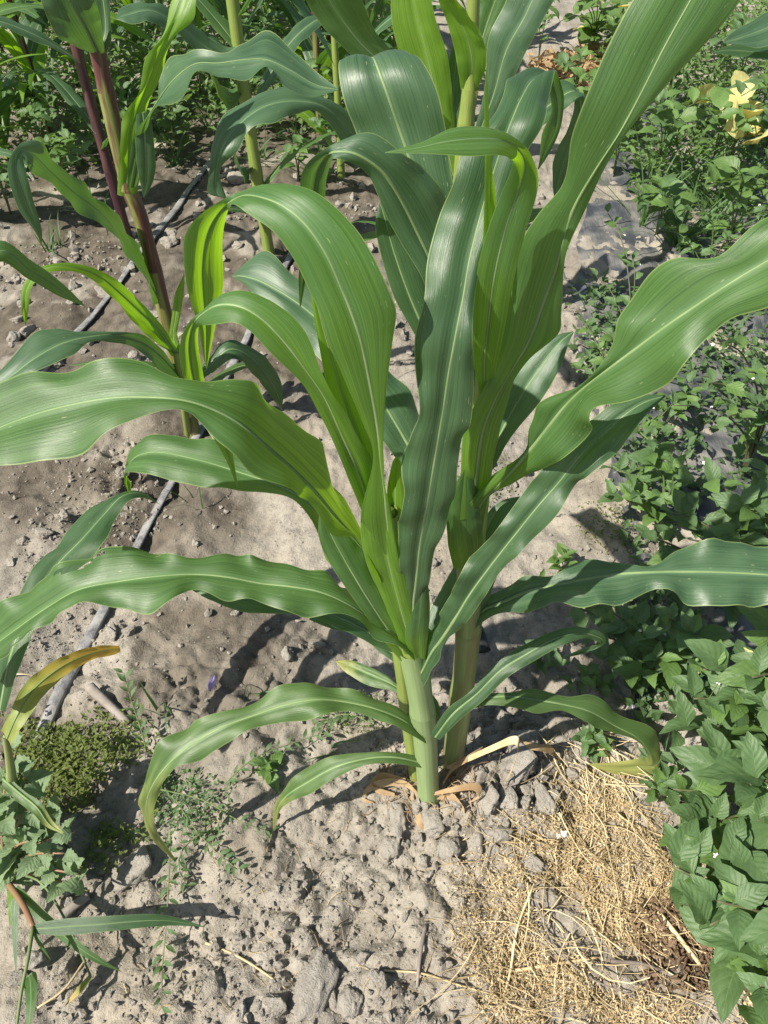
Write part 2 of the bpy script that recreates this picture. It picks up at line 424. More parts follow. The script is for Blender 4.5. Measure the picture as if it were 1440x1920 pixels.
# ------------------------------------------------------------------ leaf blades
def blade(parent, L, Mi, Rr, mat, sub=6, cols=4, gut=.004, ruf=.0025, rufn=9, rib=.0028, seed=0, name='leaf', holes=None):
    rng = random.Random(seed)
    L = catmull(L, sub); C = catmull(Mi, sub); Q = catmull(Rr, sub)
    n = len(C); T = norm(np.gradient(C, axis=0)); Nn = norm(np.cross(Q-L, T))
    s = np.concatenate([[0], np.cumsum(np.linalg.norm(np.diff(C, axis=0), axis=1))]); tot = max(s[-1], 1e-6)
    f = s/tot
    ph = [rng.uniform(0, 6.28) for _ in range(4)]
    V = []; UV = []
    fade = np.clip(f*6, 0, 1)*np.clip((1-f)*5, 0, 1)
    for k in range(-cols, cols+1):
        t = k/cols; a = abs(t); E = L if k < 0 else Q
        pt = C + (E-C)*a
        w = np.linalg.norm(E-C, axis=1, keepdims=True)
        sgn = 0 if k < 0 else 1
        off = gut*4*a*(1-a)*np.minimum(w/.03, 1) + (ruf*a**2*(np.sin(f*rufn*6.28*.5*(1+.3*sgn)+ph[sgn])+.5*np.sin(f*rufn*6.28*1.13+ph[2+sgn]))*fade)[:, None]*np.minimum(w/.03, 1)
        pt = pt + Nn*off
        V.append(pt); UV.append(np.stack([np.full(n, .5+t*.5), f], -1))
    m = 2*cols+1
    V = np.stack(V, 1).reshape(-1, 3); UV = np.stack(UV, 1).reshape(-1, 2)
    F = []
    for i in range(n-1):
        for k in range(m-1):
            if holes:
                fm, um = f[i], (k+.5)/(m-1)
                if any(((fm-a)/c)**2+((um-b)/d)**2 < rng.uniform(.6, 1.1) for a, b, c, d in holes): continue
            F.append([i*m+k, i*m+k+1, (i+1)*m+k+1, (i+1)*m+k])
    o = mesh_obj(name, V, F, M[mat], parent, UV)
    if rib:
        wv = np.linalg.norm(Q-L, axis=1)*.5
        rw = np.minimum(rib*1.0*(1.12-f)**.9, wv*.5)+1e-5
        U = norm(Q-C); 
        V2 = np.stack([C+U*rw[:, None], C+Nn*(rw*.38)[:, None], C-U*rw[:, None], C-Nn*(rw*.38)[:, None]], 1).reshape(-1, 3)
        F2 = [[i*4+k, i*4+(k+1) % 4, (i+1)*4+(k+1) % 4, (i+1)*4+k] for i in range(n-1) for k in range(4)]
        mesh_obj('midrib', V2, F2, M['midrib'], parent if name == 'midrib' else o)
    return o
UPR = (0, -1, .55); FLAT = (0, -.25, 1)
def pleaf(parent, st, mat, n=FLAT, **kw):
    """stations: midrib pixel, forward distance, left and right margin pixels, optional facing of that stretch"""
    L, C, Q = [], [], []
    for s in st:
        mx, my, Yd, lx, ly, rx, ry = s[:7]; nn = Vector(s[7] if len(s) > 7 else n).normalized()
        c = P(mx, my, Yd)
        def e(px, py):
            d = ray(px, py); dn = d.dot(nn)
            p = CAM + d*((c-CAM).dot(nn)/dn) if abs(dn) > 1e-3 else CAM+d*(c.y/d.y)
            v = p-c
            lim = 2.2*math.hypot(px-mx, py-my)/FPX*(c-CAM).length + .004
            if v.length > lim: p = CAM + d*((c-CAM).length/d.length)
            return p
        L.append(e(lx, ly)); C.append(c); Q.append(e(rx, ry))
    return blade(parent, L, C, Q, mat, **kw)
def gleaf(parent, base, az, length, width, el0, droop, mat, seed=0, twist=.3, nst=9, **kw):
    """a leaf grown from its own length, set angle and droop"""
    rng = random.Random(seed); L, C, Q = [], [], []
    p = Vector(base); el = el0; a = az; ds = length/(nst-1)
    for i in range(nst):
        f = i/(nst-1)
        d = Vector((math.cos(a)*math.cos(el), math.sin(a)*math.cos(el), math.sin(el)))
        side = Vector((-math.sin(a), math.cos(a), 0)); tw = twist*math.sin(f*5+seed)
        side = (side*math.cos(tw) + d.cross(side)*math.sin(tw))
        wf = width*(.35+.65*min(1, f*4))*max(0.0, 1-f**2.6)**.9 + .0008
        L.append(p+side*wf); C.append(p.copy()); Q.append(p-side*wf)
        el -= droop*(.4+1.2*f)/(nst-1); a += rng.uniform(-.07, .07); p = p+d*ds
    return blade(parent, L, C, Q, mat, seed=seed, **kw)
def stalk(parent, pts, mat, r, nodes=3, sh='sheath_green', sub=5):
    """stem with overlapping sheaths"""
    o = tube('stalk', pts, [r[0]*.86, r[1]*.8], M[mat], parent, 12, sub)
    C = catmull(pts, 8); n = len(C)
    for k in range(nodes):
        a = int(k*(n-1)/nodes); b = min(n-1, int((k+1.06)*(n-1)/nodes)); seg = C[a:b+1]
        if len(seg) < 3: continue
        f = np.linspace(0, 1, len(seg)); ff = (a+f*(b-a))/(n-1)
        rr = (r[0]+(r[1]-r[0])*ff)*(.93+.10*f); rr[0] *= 1.13; rr[1] *= 1.05; rr[-1] *= 1.04
        V, F = tube_geo(seg, rr, 14, 1, False)
        uv = np.zeros((len(V), 2)); uv[:, 0] = np.tile(np.arange(14)/14, len(seg)); uv[:, 1] = np.repeat(f, 14)
        mesh_obj('sheath', V, F, M[sh], parent, uv)
    return o

# ================================================================== MAIN CLUMP: three stems
def zbase(px, py): return GG(px, py)
bA = zbase(805, 1487); bB = zbase(848, 1432); bS = zbase(782, 1455)
A = thing('corn_plant', 'leafy corn plant with thick pale green stem rising in front of its blushed neighbour stem', 'corn plant', bA)
B = thing('corn_plant', 'tall corn plant with brown blushed stem base and leaf bent over at its top', 'corn plant', bB)
SHT = thing('corn_plant', 'thin green side shoot of corn squeezed behind the thick pale stem', 'corn plant', bS)

stalk(A, [bA-Vector((0, 0, .02)), P(797, 1380, .548), P(786, 1290, .548), P(772, 1212, .545)], 'sheath_green', (.0190, .0180), 2)
stalk(A, [P(776, 1235, .545), P(757, 1130, .545), P(738, 1050, .545), P(724, 960, .545)], 'sheath_lime', (.0165, .0120), 1, 'sheath_lime')
stalk(B, [bB-Vector((0, 0, .02)), P(866, 1300, .606), P(878, 1180, .606), P(882, 1040, .606)], 'sheath_blush', (.0190, .0165), 3, 'sheath_blush')
stalk(B, [P(881, 1060, .606), P(893, 930, .612), P(906, 800, .615), P(915, 700, .615)], 'sheath_lime', (.0175, .012), 1, 'sheath_lime')
stalk(SHT, [bS-Vector((0, 0, .02)), P(766, 1350, .60), P(755, 1255, .60), P(745, 1180, .61)], 'sheath_lime', (.0125, .0120), 2, 'sheath_lime')
# ---- plant A
pleaf(A, [(790,1430,.535,790,1440,788,1418),(740,1420,.53,742,1432,738,1410),(690,1422,.525,690,1434,688,1411),(630,1438,.515,636,1455,622,1418),
          (575,1468,.505,584,1487,562,1448),(538,1492,.498,545,1503,530,1483),(519,1520,.492,524,1522,513,1518),(514,1560,.487,516,1560,512,1560)],
      'leaf_yellow_tip', FLAT, ruf=.004, seed=1)
pleaf(A, [(788,1378,.535,800,1395,770,1352),(755,1350,.54,758,1372,748,1328),(700,1328,.545,712,1348,690,1303),(640,1315,.55,648,1334,628,1290),(590,1312,.545,598,1346,575,1278),
          (535,1322,.54,545,1352,525,1289),(480,1340,.53,492,1362,462,1322),(420,1362,.515,430,1390,398,1340),(365,1392,.50,372,1425,345,1363),(318,1430,.48,330,1440,298,1398),
          (285,1475,.462,300,1478,270,1465),(274,1520,.45,290,1522,263,1512),(290,1565,.44,296,1560,283,1570),(330,1615,.432,331,1613,329,1617)],
      'leaf_yellow_tip', FLAT, ruf=.009, rufn=11, seed=2)
pleaf(A, [(768,1218,.53,778,1240,750,1192),(735,1190,.535,748,1212,722,1158),(700,1165,.54,705,1195,668,1118),(650,1132,.545,655,1156,625,1082),(600,1110,.55,595,1153,575,1070),
          (545,1100,.552,540,1148,520,1050),(490,1094,.555,475,1128,470,1047),(425,1082,.555,420,1122,425,1035),(365,1077,.555,360,1106,350,1048),(300,1080,.55,290,1150,285,1032),
          (225,1090,.545,215,1136,220,1027),(150,1105,.54,142,1136,150,1044),(90,1138,.535,85,1168,80,1085),(30,1180,.53,30,1212,10,1132),(-30,1225,.52,-25,1250,-45,1185),(-90,1275,.51,-88,1280,-94,1268)],
      'leaf_mature', FLAT, ruf=.007, rufn=13, seed=3, cols=10, sub=10, holes=[(.635,.86,.040,.050),(.59,.91,.018,.04),(.80,.10,.03,.07)])
pleaf(SHT, [(748,1215,.61,752,1230,738,1195),(700,1190,.615,700,1210,690,1170),(640,1160,.62,640,1180,632,1135),(560,1130,.625,560,1152,555,1105),(480,1118,.63,470,1150,478,1092),(410,1108,.635,400,1128,405,1090),(355,1100,.64,355,1104,354,1098)],
      'leaf_dark', FLAT, seed=4)
pleaf(A, [(716,1080,.545,724,1105,700,1050),(690,1040,.54,704,1075,668,985),(655,1000,.535,672,1014,630,915),(622,962,.53,625,1000,606,850),(588,920,.525,583,940,572,812),
          (548,880,.52,545,926,530,768),(500,838,.515,475,892,488,732),(450,795,.51,425,836,430,714),(395,766,.51,380,790,380,709),(340,750,.51,340,770,325,704),(280,745,.512,283,778,262,678),
          (215,746,.514,215,808,185,682),(145,757,.515,145,846,110,692),(70,776,.516,72,866,45,703),(-10,806,.515,-10,878,-30,740),(-100,850,.51,-95,890,-115,800),(-190,910,.50,-190,915,-195,903)],
      'leaf_grow', (.45, -.3, 1), ruf=.006, seed=5, rib=.0034)
pleaf(A, [(720,1105,.555,728,1120,706,1085),(675,1055,.58,690,1095,662,1010),(625,1000,.60,625,1060,612,950),(580,945,.62,577,966,572,895),(525,912,.64,530,928,515,872),(450,886,.655,450,921,440,836),
          (375,863,.665,375,911,370,822),(300,848,.675,300,896,298,815),(262,853,.68,258,886,262,826),(244,868,.685,236,886,245,842),(238,885,.69,234,893,238,872,(.5,-.7,-.3)),(238,905,.69,246,905,232,900,(.5,-.7,-.3)),(242,925,.685,243,926,241,925,(.5,-.7,-.3))],
      'leaf_grow', (0, -.35, 1), ruf=.003, seed=6)
# the high arching leaf
HB = (.55, -.75, -.25)
pleaf(A, [(736,1075,.53,708,1070,755,1085),(729,1010,.528,685,1005,745,1040),(724,958,.524,677,958,732,962),(713,860,.52,700,860,719,880),(706,790,.518,680,796,720,790),(692,713,.516,650,722,726,713),
          (678,645,.514,620,648,736,645),(660,590,.514,600,588,743,590),(640,540,.516,575,538,729,540),(612,478,.520,545,478,700,478),(575,424,.528,510,432,655,414),(530,386,.54,470,404,590,358),
          (480,368,.555,445,390,520,340,(.0,-.5,1)),(447,370,.575,433,388,462,356,(.3,-.6,.7)),(412,396,.592,427,398,392,387,HB),(388,440,.605,420,436,352,437,HB),(379,500,.615,418,500,344,480,HB),(381,555,.622,414,556,352,548,HB),(386,615,.63,402,620,370,606,HB),(386,660,.635,394,662,379,656,HB),(387,690,.638,388,690,386,690,HB)],
      'leaf_arch', UPR, ruf=.003, seed=7, rib=.0032)
# second arching leaf
pleaf(A, [(712,1010,.54,698,1015,724,1005),(690,945,.542,677,955,702,930),(668,880,.54,652,895,700,868),(640,815,.538,622,822,672,820),(608,745,.535,583,748,640,765),(570,690,.533,545,697,605,700),
          (530,638,.535,503,657,572,622),(490,598,.54,470,622,525,573),(450,575,.546,440,606,466,545),(410,572,.553,410,605,420,552),(380,588,.56,385,609,385,578),(360,612,.567,372,615,352,608,HB),(354,655,.573,373,660,337,655,HB),(362,710,.58,382,708,345,712,HB),(380,755,.585,396,755,366,758,HB),
          (402,800,.59,415,796,388,800,HB),(425,845,.595,434,845,416,848,HB),(438,885,.60,442,884,434,886,HB),(446,918,.60,447,918,445,918,HB)],
      'leaf_arch', (0, -.5, .9), ruf=.003, seed=8)
pleaf(A, [(718,960,.55,700,960,735,955),(690,870,.552,655,850,705,860),(650,760,.552,622,775,690,750),(622,670,.552,604,680,655,660),(602,600,.553,590,602,625,592),(588,545,.555,582,548,596,542),(580,505,.556,579,506,581,504)],
      'leaf_young', UPR, seed=9)
# long central leaf
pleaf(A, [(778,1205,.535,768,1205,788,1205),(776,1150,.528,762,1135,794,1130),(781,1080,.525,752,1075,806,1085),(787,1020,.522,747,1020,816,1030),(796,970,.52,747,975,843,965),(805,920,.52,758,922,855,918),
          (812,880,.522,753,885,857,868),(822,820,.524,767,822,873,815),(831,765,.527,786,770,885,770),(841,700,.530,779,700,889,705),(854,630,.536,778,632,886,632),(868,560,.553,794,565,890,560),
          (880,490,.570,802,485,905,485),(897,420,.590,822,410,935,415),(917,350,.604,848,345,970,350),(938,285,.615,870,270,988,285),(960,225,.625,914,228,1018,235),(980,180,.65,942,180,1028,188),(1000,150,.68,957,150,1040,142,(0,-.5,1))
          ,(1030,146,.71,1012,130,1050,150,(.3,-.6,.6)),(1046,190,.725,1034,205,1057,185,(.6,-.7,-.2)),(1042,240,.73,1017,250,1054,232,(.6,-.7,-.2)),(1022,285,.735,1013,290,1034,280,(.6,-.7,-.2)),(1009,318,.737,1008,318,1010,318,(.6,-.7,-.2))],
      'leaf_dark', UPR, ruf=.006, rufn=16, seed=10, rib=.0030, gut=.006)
# overlapping sheath blades that fill the heart of the plant
pleaf(A, [(776,1222,.531,758,1226,794,1220),(758,1165,.529,732,1158,784,1165),(742,1105,.528,704,1095,770,1110),(728,1050,.528,684,1046,758,1055),(716,990,.529,676,985,742,1000),(708,930,.531,684,930,728,935),(704,885,.533,703,885,705,885)], 'leaf_young', UPR, seed=14, rib=.0016, ruf=.001)
pleaf(A, [(786,1232,.527,774,1236,797,1236),(782,1200,.526,760,1200,802,1196),(786,1165,.525,764,1150,806,1150),(790,1120,.526,776,1105,804,1105),(794,1060,.530,793,1060,795,1060)], 'leaf_grow', UPR, seed=15, rib=0, ruf=.001)
pleaf(A, [(768,1238,.536,752,1240,786,1238),(738,1195,.538,722,1205,760,1180),(708,1150,.540,690,1160,735,1130),(680,1105,.543,655,1112,708,1070),(650,1055,.548,622,1062,680,1015),(620,1000,.556,598,1010,640,965),(600,955,.562,599,955,601,955)], 'leaf_grow', (0,-.6,.8), seed=16)
pleaf(B, [(880,1060,.595,850,1065,905,1052),(872,1015,.590,840,1020,905,1000),(868,965,.586,838,965,900,955),(870,915,.584,850,915,892,905),(872,880,.584,871,880,873,880)], 'leaf_grow', UPR, seed=17, rib=0)
pleaf(B, [(884,1180,.597,862,1182,902,1178),(895,1135,.600,868,1130,915,1130),(912,1080,.606,885,1070,930,1085),(935,1020,.615,905,1010,955,1030),(962,965,.628,938,950,978,978),(985,930,.64,984,930,986,930)], 'leaf_dark', (-.1,-.7,.7), seed=18)
# upright bit of rolled leaf beside the stem
pleaf(A, [(762,1190,.54,748,1190,778,1200),(752,1110,.545,735,1100,775,1120),(745,1030,.55,728,1010,768,1040),(742,950,.555,725,930,760,950),(742,890,.56,735,870,755,880),(745,855,.56,744,855,746,855)],
      'leaf_young', UPR, seed=11)
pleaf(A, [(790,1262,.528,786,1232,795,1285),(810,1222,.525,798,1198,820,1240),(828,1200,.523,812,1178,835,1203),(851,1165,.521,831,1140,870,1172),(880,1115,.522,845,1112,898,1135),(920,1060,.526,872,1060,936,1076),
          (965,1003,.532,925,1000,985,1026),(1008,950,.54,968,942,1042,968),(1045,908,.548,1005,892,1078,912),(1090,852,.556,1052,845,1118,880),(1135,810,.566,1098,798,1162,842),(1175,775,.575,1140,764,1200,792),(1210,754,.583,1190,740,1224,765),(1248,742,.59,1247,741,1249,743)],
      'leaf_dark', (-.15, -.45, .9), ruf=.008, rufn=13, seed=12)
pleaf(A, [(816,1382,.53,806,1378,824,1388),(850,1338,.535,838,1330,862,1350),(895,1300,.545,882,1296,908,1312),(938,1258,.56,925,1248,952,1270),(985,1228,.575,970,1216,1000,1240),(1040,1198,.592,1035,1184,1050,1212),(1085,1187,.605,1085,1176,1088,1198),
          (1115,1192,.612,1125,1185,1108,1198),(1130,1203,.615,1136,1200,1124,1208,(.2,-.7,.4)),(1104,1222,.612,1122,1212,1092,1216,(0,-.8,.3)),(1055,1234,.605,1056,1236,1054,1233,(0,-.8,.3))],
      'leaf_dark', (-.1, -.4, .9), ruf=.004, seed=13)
# ---- plant B
pleaf(B, [(878,1172,.60,868,1160,884,1185),(905,1145,.60,896,1122,915,1160),(940,1130,.60,928,1112,950,1148),(990,1109,.60,978,1082,1003,1147),(1045,1096,.60,1040,1080,1045,1129),(1100,1085,.60,1088,1047,1105,1138),
          (1165,1076,.60,1155,1056,1165,1132),(1225,1073,.60,1222,1061,1230,1105),(1280,1072,.60,1275,1028,1285,1128),(1350,1073,.598,1345,1014,1350,1138),(1440,1078,.595,1440,1022,1440,1133),(1540,1090,.59,1540,1048,1540,1125),(1650,1110,.585,1650,1105,1650,1114)],
      'leaf_blue', (-.25, -.35, 1), ruf=.009, rufn=11, seed=20, rib=.0042)
pleaf(B, [(878,1045,.60,850,1050,900,1035),(888,985,.596,848,985,908,972),(905,940,.588,862,950,925,915),(945,900,.578,920,895,968,902),(985,855,.566,980,850,1025,876),(1022,808,.556,998,796,1075,845),(1060,760,.548,1010,756,1108,800),
          (1100,722,.541,1078,727,1118,764),(1145,688,.535,1122,692,1180,752),(1190,655,.53,1152,640,1242,722),(1240,618,.526,1164,585,1292,683),(1295,580,.522,1192,535,1330,630),(1355,540,.518,1262,487,1375,594),(1420,500,.515,1352,482,1445,574),(1500,455,.51,1440,405,1535,545),(1600,405,.51,1560,365,1640,460),(1720,350,.51,1718,347,1722,353)],
      'leaf_grow', (-.55, -.55, .75), ruf=.007, rufn=10, seed=21, rib=.0046, gut=.006)
pleaf(B, [(888,965,.59,860,975,912,945),(892,910,.588,862,915,920,890),(898,850,.588,866,850,932,832),(908,800,.590,874,790,944,772),(930,745,.594,890,758,968,715),(962,690,.598,925,680,1000,662),(992,640,.592,940,630,1046,625),(1018,570,.588,950,550,1053,585),(1042,505,.582,972,462,1057,510),
          (1058,445,.572,1010,400,1066,462),(1080,385,.56,1055,345,1100,388),(1120,315,.55,1070,265,1138,308),(1165,245,.548,1088,200,1185,235),(1205,170,.552,1115,140,1252,160),(1245,90,.56,1150,65,1315,92),(1295,0,.57,1195,-10,1385,5),(1345,-90,.585,1265,-110,1425,-80),(1400,-190,.60,1360,-200,1445,-180),(1450,-280,.62,1448,-281,1452,-279)],
      'leaf_grow', (.15, -.9, .55), ruf=.003, seed=22, rib=.0034)
pleaf(B, [(912,760,.60,905,755,920,760),(908,690,.592,888,680,930,695),(915,610,.575,889,610,947,615),(926,525,.564,892,525,962,530),(946,435,.560,912,438,984,440),(970,362,.555,940,362,1006,365),(984,312,.54,962,310,1008,325),
          (970,278,.522,955,297,988,278,(.1,-.6,1)),(935,262,.507,935,291,945,247,FLAT),(890,260,.494,890,292,895,236,FLAT),(835,266,.482,830,290,842,243,FLAT),(780,278,.474,778,288,788,267,FLAT),(722,286,.468,722,287,722,285,FLAT)],
      'leaf_arch', UPR, ruf=.001, seed=23, rib=.002)
pleaf(B, [(918,520,.572,905,520,928,520),(916,440,.570,906,440,927,440),(916,380,.566,908,380,930,372),(917,300,.556,909,300,921,300),(913,200,.55,908,200,916,200),(912,128,.546,911,128,913,128)],
      'leaf_young', (.3, -1, .4), ruf=0, seed=24, rib=0, gut=.004)
pleaf(B, [(912,880,.63,900,880,925,880),(945,800,.65,920,780,958,820),(985,730,.665,955,715,1015,750),(1025,675,.68,1000,650,1050,690),(1052,640,.69,1045,628,1066,645),(1075,622,.70,1074,621,1076,623)],
      'leaf_blue', (-.2, -.7, .7), seed=25)
pleaf(B, [(870,980,.625,860,1000,882,960),(820,910,.65,800,935,835,890),(775,848,.68,745,862,795,800),(740,790,.70,712,820,768,733),(700,725,.725,668,750,725,690),(650,655,.75,615,690,680,625),(595,598,.78,570,640,610,545),(540,556,.80,525,590,550,515),(490,528,.82,480,555,500,470),(455,518,.835,460,535,462,492),(436,518,.845,437,520,436,516)],
      'leaf_blue', (-.1, -.5, .9), seed=26, rib=.004)
pleaf(B, [(895,800,.635,880,800,910,800),(862,660,.665,825,660,900,650),(835,540,.69,790,550,880,530),(805,420,.71,745,440,862,400),(775,320,.725,695,330,845,320),(750,245,.735,665,240,835,235),(722,165,.74,642,180,818,165),(706,122,.755,634,125,790,110,(-.1,-.6,1)),(698,108,.78,640,112,768,100,(-.1,-.3,1)),(690,118,.82,650,124,740,112),(684,160,.86,660,165,710,155,(.2,-1,-.3)),(680,215,.87,679,215,681,215,(.2,-1,-.3))],
      'leaf_blue', (-.1, -.85, .6), seed=27, rib=.0042)
pleaf(B, [(880,720,.645,868,730,895,710),(845,590,.655,815,600,875,570),(812,500,.66,790,520,850,450),(785,440,.662,755,460,838,380),(755,380,.66,722,400,810,330),(720,325,.655,690,328,762,292),(670,290,.65,650,302,700,250),(632,285,.652,622,296,648,260),(612,292,.66,624,296,602,285,HB),(592,325,.672,612,330,565,325,HB),(585,380,.682,608,372,561,375,HB),(578,450,.69,595,450,562,450,HB),(568,520,.695,576,520,560,520,HB),(563,575,.70,564,575,562,575,HB)],
      'leaf_blue', (-.2, -.6, .8), seed=28, rib=.0034)
pleaf(B, [(860,760,.665,845,765,880,750),(815,660,.675,785,640,845,640),(770,560,.685,740,560,810,540),(738,470,.695,712,470,780,450),(722,410,.70,704,420,748,395),(712,380,.705,711,381,713,379)],
      'leaf_dark', UPR, seed=29)
pleaf(B, [(885,1318,.60,880,1310,890,1328),(915,1308,.60,912,1300,918,1322),(960,1306,.60,958,1298,962,1326),(1005,1312,.60,1002,1292,1003,1338),(1060,1322,.60,1065,1306,1056,1333),(1108,1335,.60,1112,1304,1108,1360),(1155,1362,.598,1165,1342,1150,1374),(1195,1384,.595,1215,1360,1188,1386),
          (1218,1412,.592,1236,1385,1210,1405,(.2,-.6,.8)),(1226,1436,.590,1238,1432,1214,1424,(.3,-.8,.3)),(1200,1438,.586,1212,1452,1200,1420,(0,-.9,.5)),(1155,1440,.582,1155,1452,1155,1429,(0,-.9,.5)),(1105,1433,.580,1105,1434,1105,1432)],
      'leaf_yellow_tip', (-.1, -.3, 1), ruf=.004, seed=30)
# leaf running back behind stem of plant A, pale tip left
pleaf(SHT, [(760,1300,.605,765,1310,755,1290),(730,1280,.62,735,1295,722,1265),(690,1262,.64,690,1285,680,1245),(655,1248,.655,650,1262,655,1238),(630,1240,.66,630,1242,630,1239)], 'leaf_yellow_tip', FLAT, seed=31)
pleaf(SHT, [(765,1350,.58,772,1365,758,1335),(790,1310,.60,780,1330,800,1300),(812,1330,.61,800,1340,822,1318),(825,1350,.62,824,1351,826,1349)], 'leaf_dark', FLAT, seed=32)
# dark leaves going back between the stems
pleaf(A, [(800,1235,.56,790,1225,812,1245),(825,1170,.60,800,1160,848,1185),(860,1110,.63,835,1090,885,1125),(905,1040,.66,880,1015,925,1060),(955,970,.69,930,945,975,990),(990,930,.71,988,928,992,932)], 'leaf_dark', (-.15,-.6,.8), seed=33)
pleaf(SHT, [(758,1240,.61,750,1250,768,1235),(715,1210,.63,715,1225,712,1190),(670,1180,.65,672,1192,662,1165),(615,1165,.66,618,1178,608,1155),(580,1160,.665,580,1162,580,1159)], 'leaf_dark', FLAT, seed=34)
# dry bottom leaves of the clump
def dry(parent, pts, wpx=7, mat='dry_leaf', seed=0):
    L, C, Q = [], [], []; rng = random.Random(seed); n = len(pts)
    for i, (x, y, z) in enumerate(pts):
        c = GG(x, y, z); k = wpx/FPX*1.3*(math.sin(math.pi*(.12+.86*i/(n-1)))+.12)
        a0 = rng.uniform(-.5, .5) if i == 0 else a0+rng.uniform(-.5, .6)
        sd = Vector((math.sin(a0)*.7, .6, math.cos(a0*1.7)*.7)).normalized()
        L.append(c+sd*k); C.append(c); Q.append(c-sd*k)
    return blade(parent, L, C, Q, mat, cols=2, sub=6, gut=.003, ruf=.002, rib=0, seed=seed, name='dead_leaf')
dry(B, [(838,1440,.03),(880,1422,.06),(920,1404,.10),(960,1388,.13),(972,1396,.12),(965,1430,.08),(945,1475,.03),(930,1512,.006)], 7, 'straw', 1)
dry(B, [(970,1390,.03),(1000,1400,.05),(1030,1405,.03),(1052,1425,.01)], 8, 'dry_leaf', 2)
dry(A, [(790,1495,.01),(760,1470,.02),(720,1468,.03),(690,1480,.02),(680,1498,.01),(700,1505,.005)], 7, 'dry_leaf', 3)
dry(A, [(800,1492,.015),(830,1490,.02),(860,1500,.015),(870,1525,.005)], 11, 'dry_leaf', 4)
dry(A, [(770,1490,.02),(780,1520,.02),(790,1545,.015),(820,1570,.004)], 8, 'dry_leaf', 5)
dry(A, [(815,1488,.03),(850,1480,.04),(890,1475,.05),(900,1490,.03),(880,1505,.02)], 7, 'dry_leaf', 6)
dry(A, [(740,1490,.015),(700,1478,.02),(715,1455,.03),(760,1460,.02)], 7, 'dry_leaf', 7)
dry(B, [(830,1470,.03),(850,1440,.05),(880,1420,.06),(905,1400,.07)], 6, 'dry_leaf', 8)

# ================================================================== NEIGHBOUR PLANTS
def rootpt(px, py): return GG(px, py)
# C: plant behind the clump
bC = rootpt(838, 640); yC = bC.y
C_ = thing('corn_plant', 'corn plant growing directly behind the big clump, yellow green stem and light leaves', 'corn plant', bC)
stalk(C_, [bC-Vector((0,0,.02)), P(858,400,yC), P(874,230,yC), P(882,165,yC)], 'sheath_lime', (.021, .0185), 3, 'sheath_lime')
stalk(C_, [P(881,180,yC), P(885,80,yC), P(888,0,yC), P(890,-60,yC)], 'sheath_lime', (.016, .012), 1, 'sheath_lime')
pleaf(C_, [(880,172,yC,864,168,890,178),(886,120,yC-.02,856,115,911,125),(876,70,yC-.03,845,65,905,70),(850,20,yC-.04,828,15,880,30),(830,-20,yC-.06,815,-20,850,-10),(815,-70,yC-.1,814,-70,816,-70)], 'leaf_young', UPR, seed=40)
pleaf(C_, [(850,330,yC+.02,838,330,862,330),(828,220,yC+.03,800,220,850,200),(805,120,yC+.04,760,130,840,110),(785,40,yC+.05,736,50,818,40),(770,-30,yC+.06,735,-30,800,-30),(755,-130,yC+.1,754,-130,756,-130)], 'leaf_young', UPR, seed=41)
pleaf(C_, [(800,200,yC,790,210,815,190),(730,130,yC-.02,712,150,750,112),(680,85,yC-.04,655,100,705,60),(630,20,yC-.06,590,30,680,5),(590,-50,yC-.08,560,-40,640,-60),(560,-120,yC-.1,558,-120,562,-122)], 'leaf_mature', (-.2,-.7,.8), seed=42)
pleaf(C_, [(895,260,yC-.05,885,260,908,260),(925,180,yC-.06,908,170,942,190),(950,95,yC-.06,915,75,985,100),(985,30,yC-.05,945,10,1022,30),(1015,-40,yC-.03,975,-50,1050,-30),(1040,-110,yC,1039,-110,1041,-110)], 'leaf_blue', (-.1,-.8,.6), seed=43)
pleaf(C_, [(890,120,yC+.05,880,120,905,120),(915,40,yC+.08,890,40,940,40),(940,-30,yC+.1,910,-30,970,-20),(960,-90,yC+.14,959,-90,961,-90)], 'leaf_mature', UPR, seed=44)
pleaf(C_, [(858,260,yC+.03,840,270,872,250),(850,180,yC+.06,835,180,870,170),(855,110,yC+.08,842,110,870,105),(858,60,yC+.1,857,60,859,60)], 'leaf_dark', UPR, seed=45)
pleaf(C_, [(830,420,yC,825,430,836,410),(740,330,yC-.04,735,350,745,305),(670,262,yC-.08,655,280,690,240),(615,205,yC-.12,600,215,622,190),(560,190,yC-.16,552,212,562,166),(500,198,yC-.2,510,232,497,171),(450,232,yC-.24,465,246,432,206),(418,275,yC-.28,447,280,399,265),(405,325,yC-.3,412,320,392,330),(408,362,yC-.31,425,372,391,362,(.3,-.8,.2)),(420,372,yC-.31,421,373,419,371,(.3,-.8,.2))], 'leaf_blue', FLAT, seed=46, ruf=.004)
pleaf(C_, [(905,330,yC,895,330,918,325),(970,250,yC+.05,955,235,988,262),(1040,190,yC+.1,1028,165,1058,205),(1080,172,yC+.12,1068,152,1098,182),(1088,220,yC+.13,1075,215,1100,200,(.4,-.8,.1)),(1065,290,yC+.12,1042,285,1085,285,(.4,-.8,.1)),(1048,340,yC+.11,1036,335,1060,345,(.4,-.8,.1)),(1040,375,yC+.1,1039,375,1041,375)], 'leaf_dark', (-.2,-.5,.8), seed=47)
for i,(az,z) in enumerate(((2.4,.16),(.5,.22),(3.6,.28))):
    gleaf(C_, bC+Vector((0,0,z)), az, .45, .026, .6, 1.6, 'leaf_mature', seed=400+i)

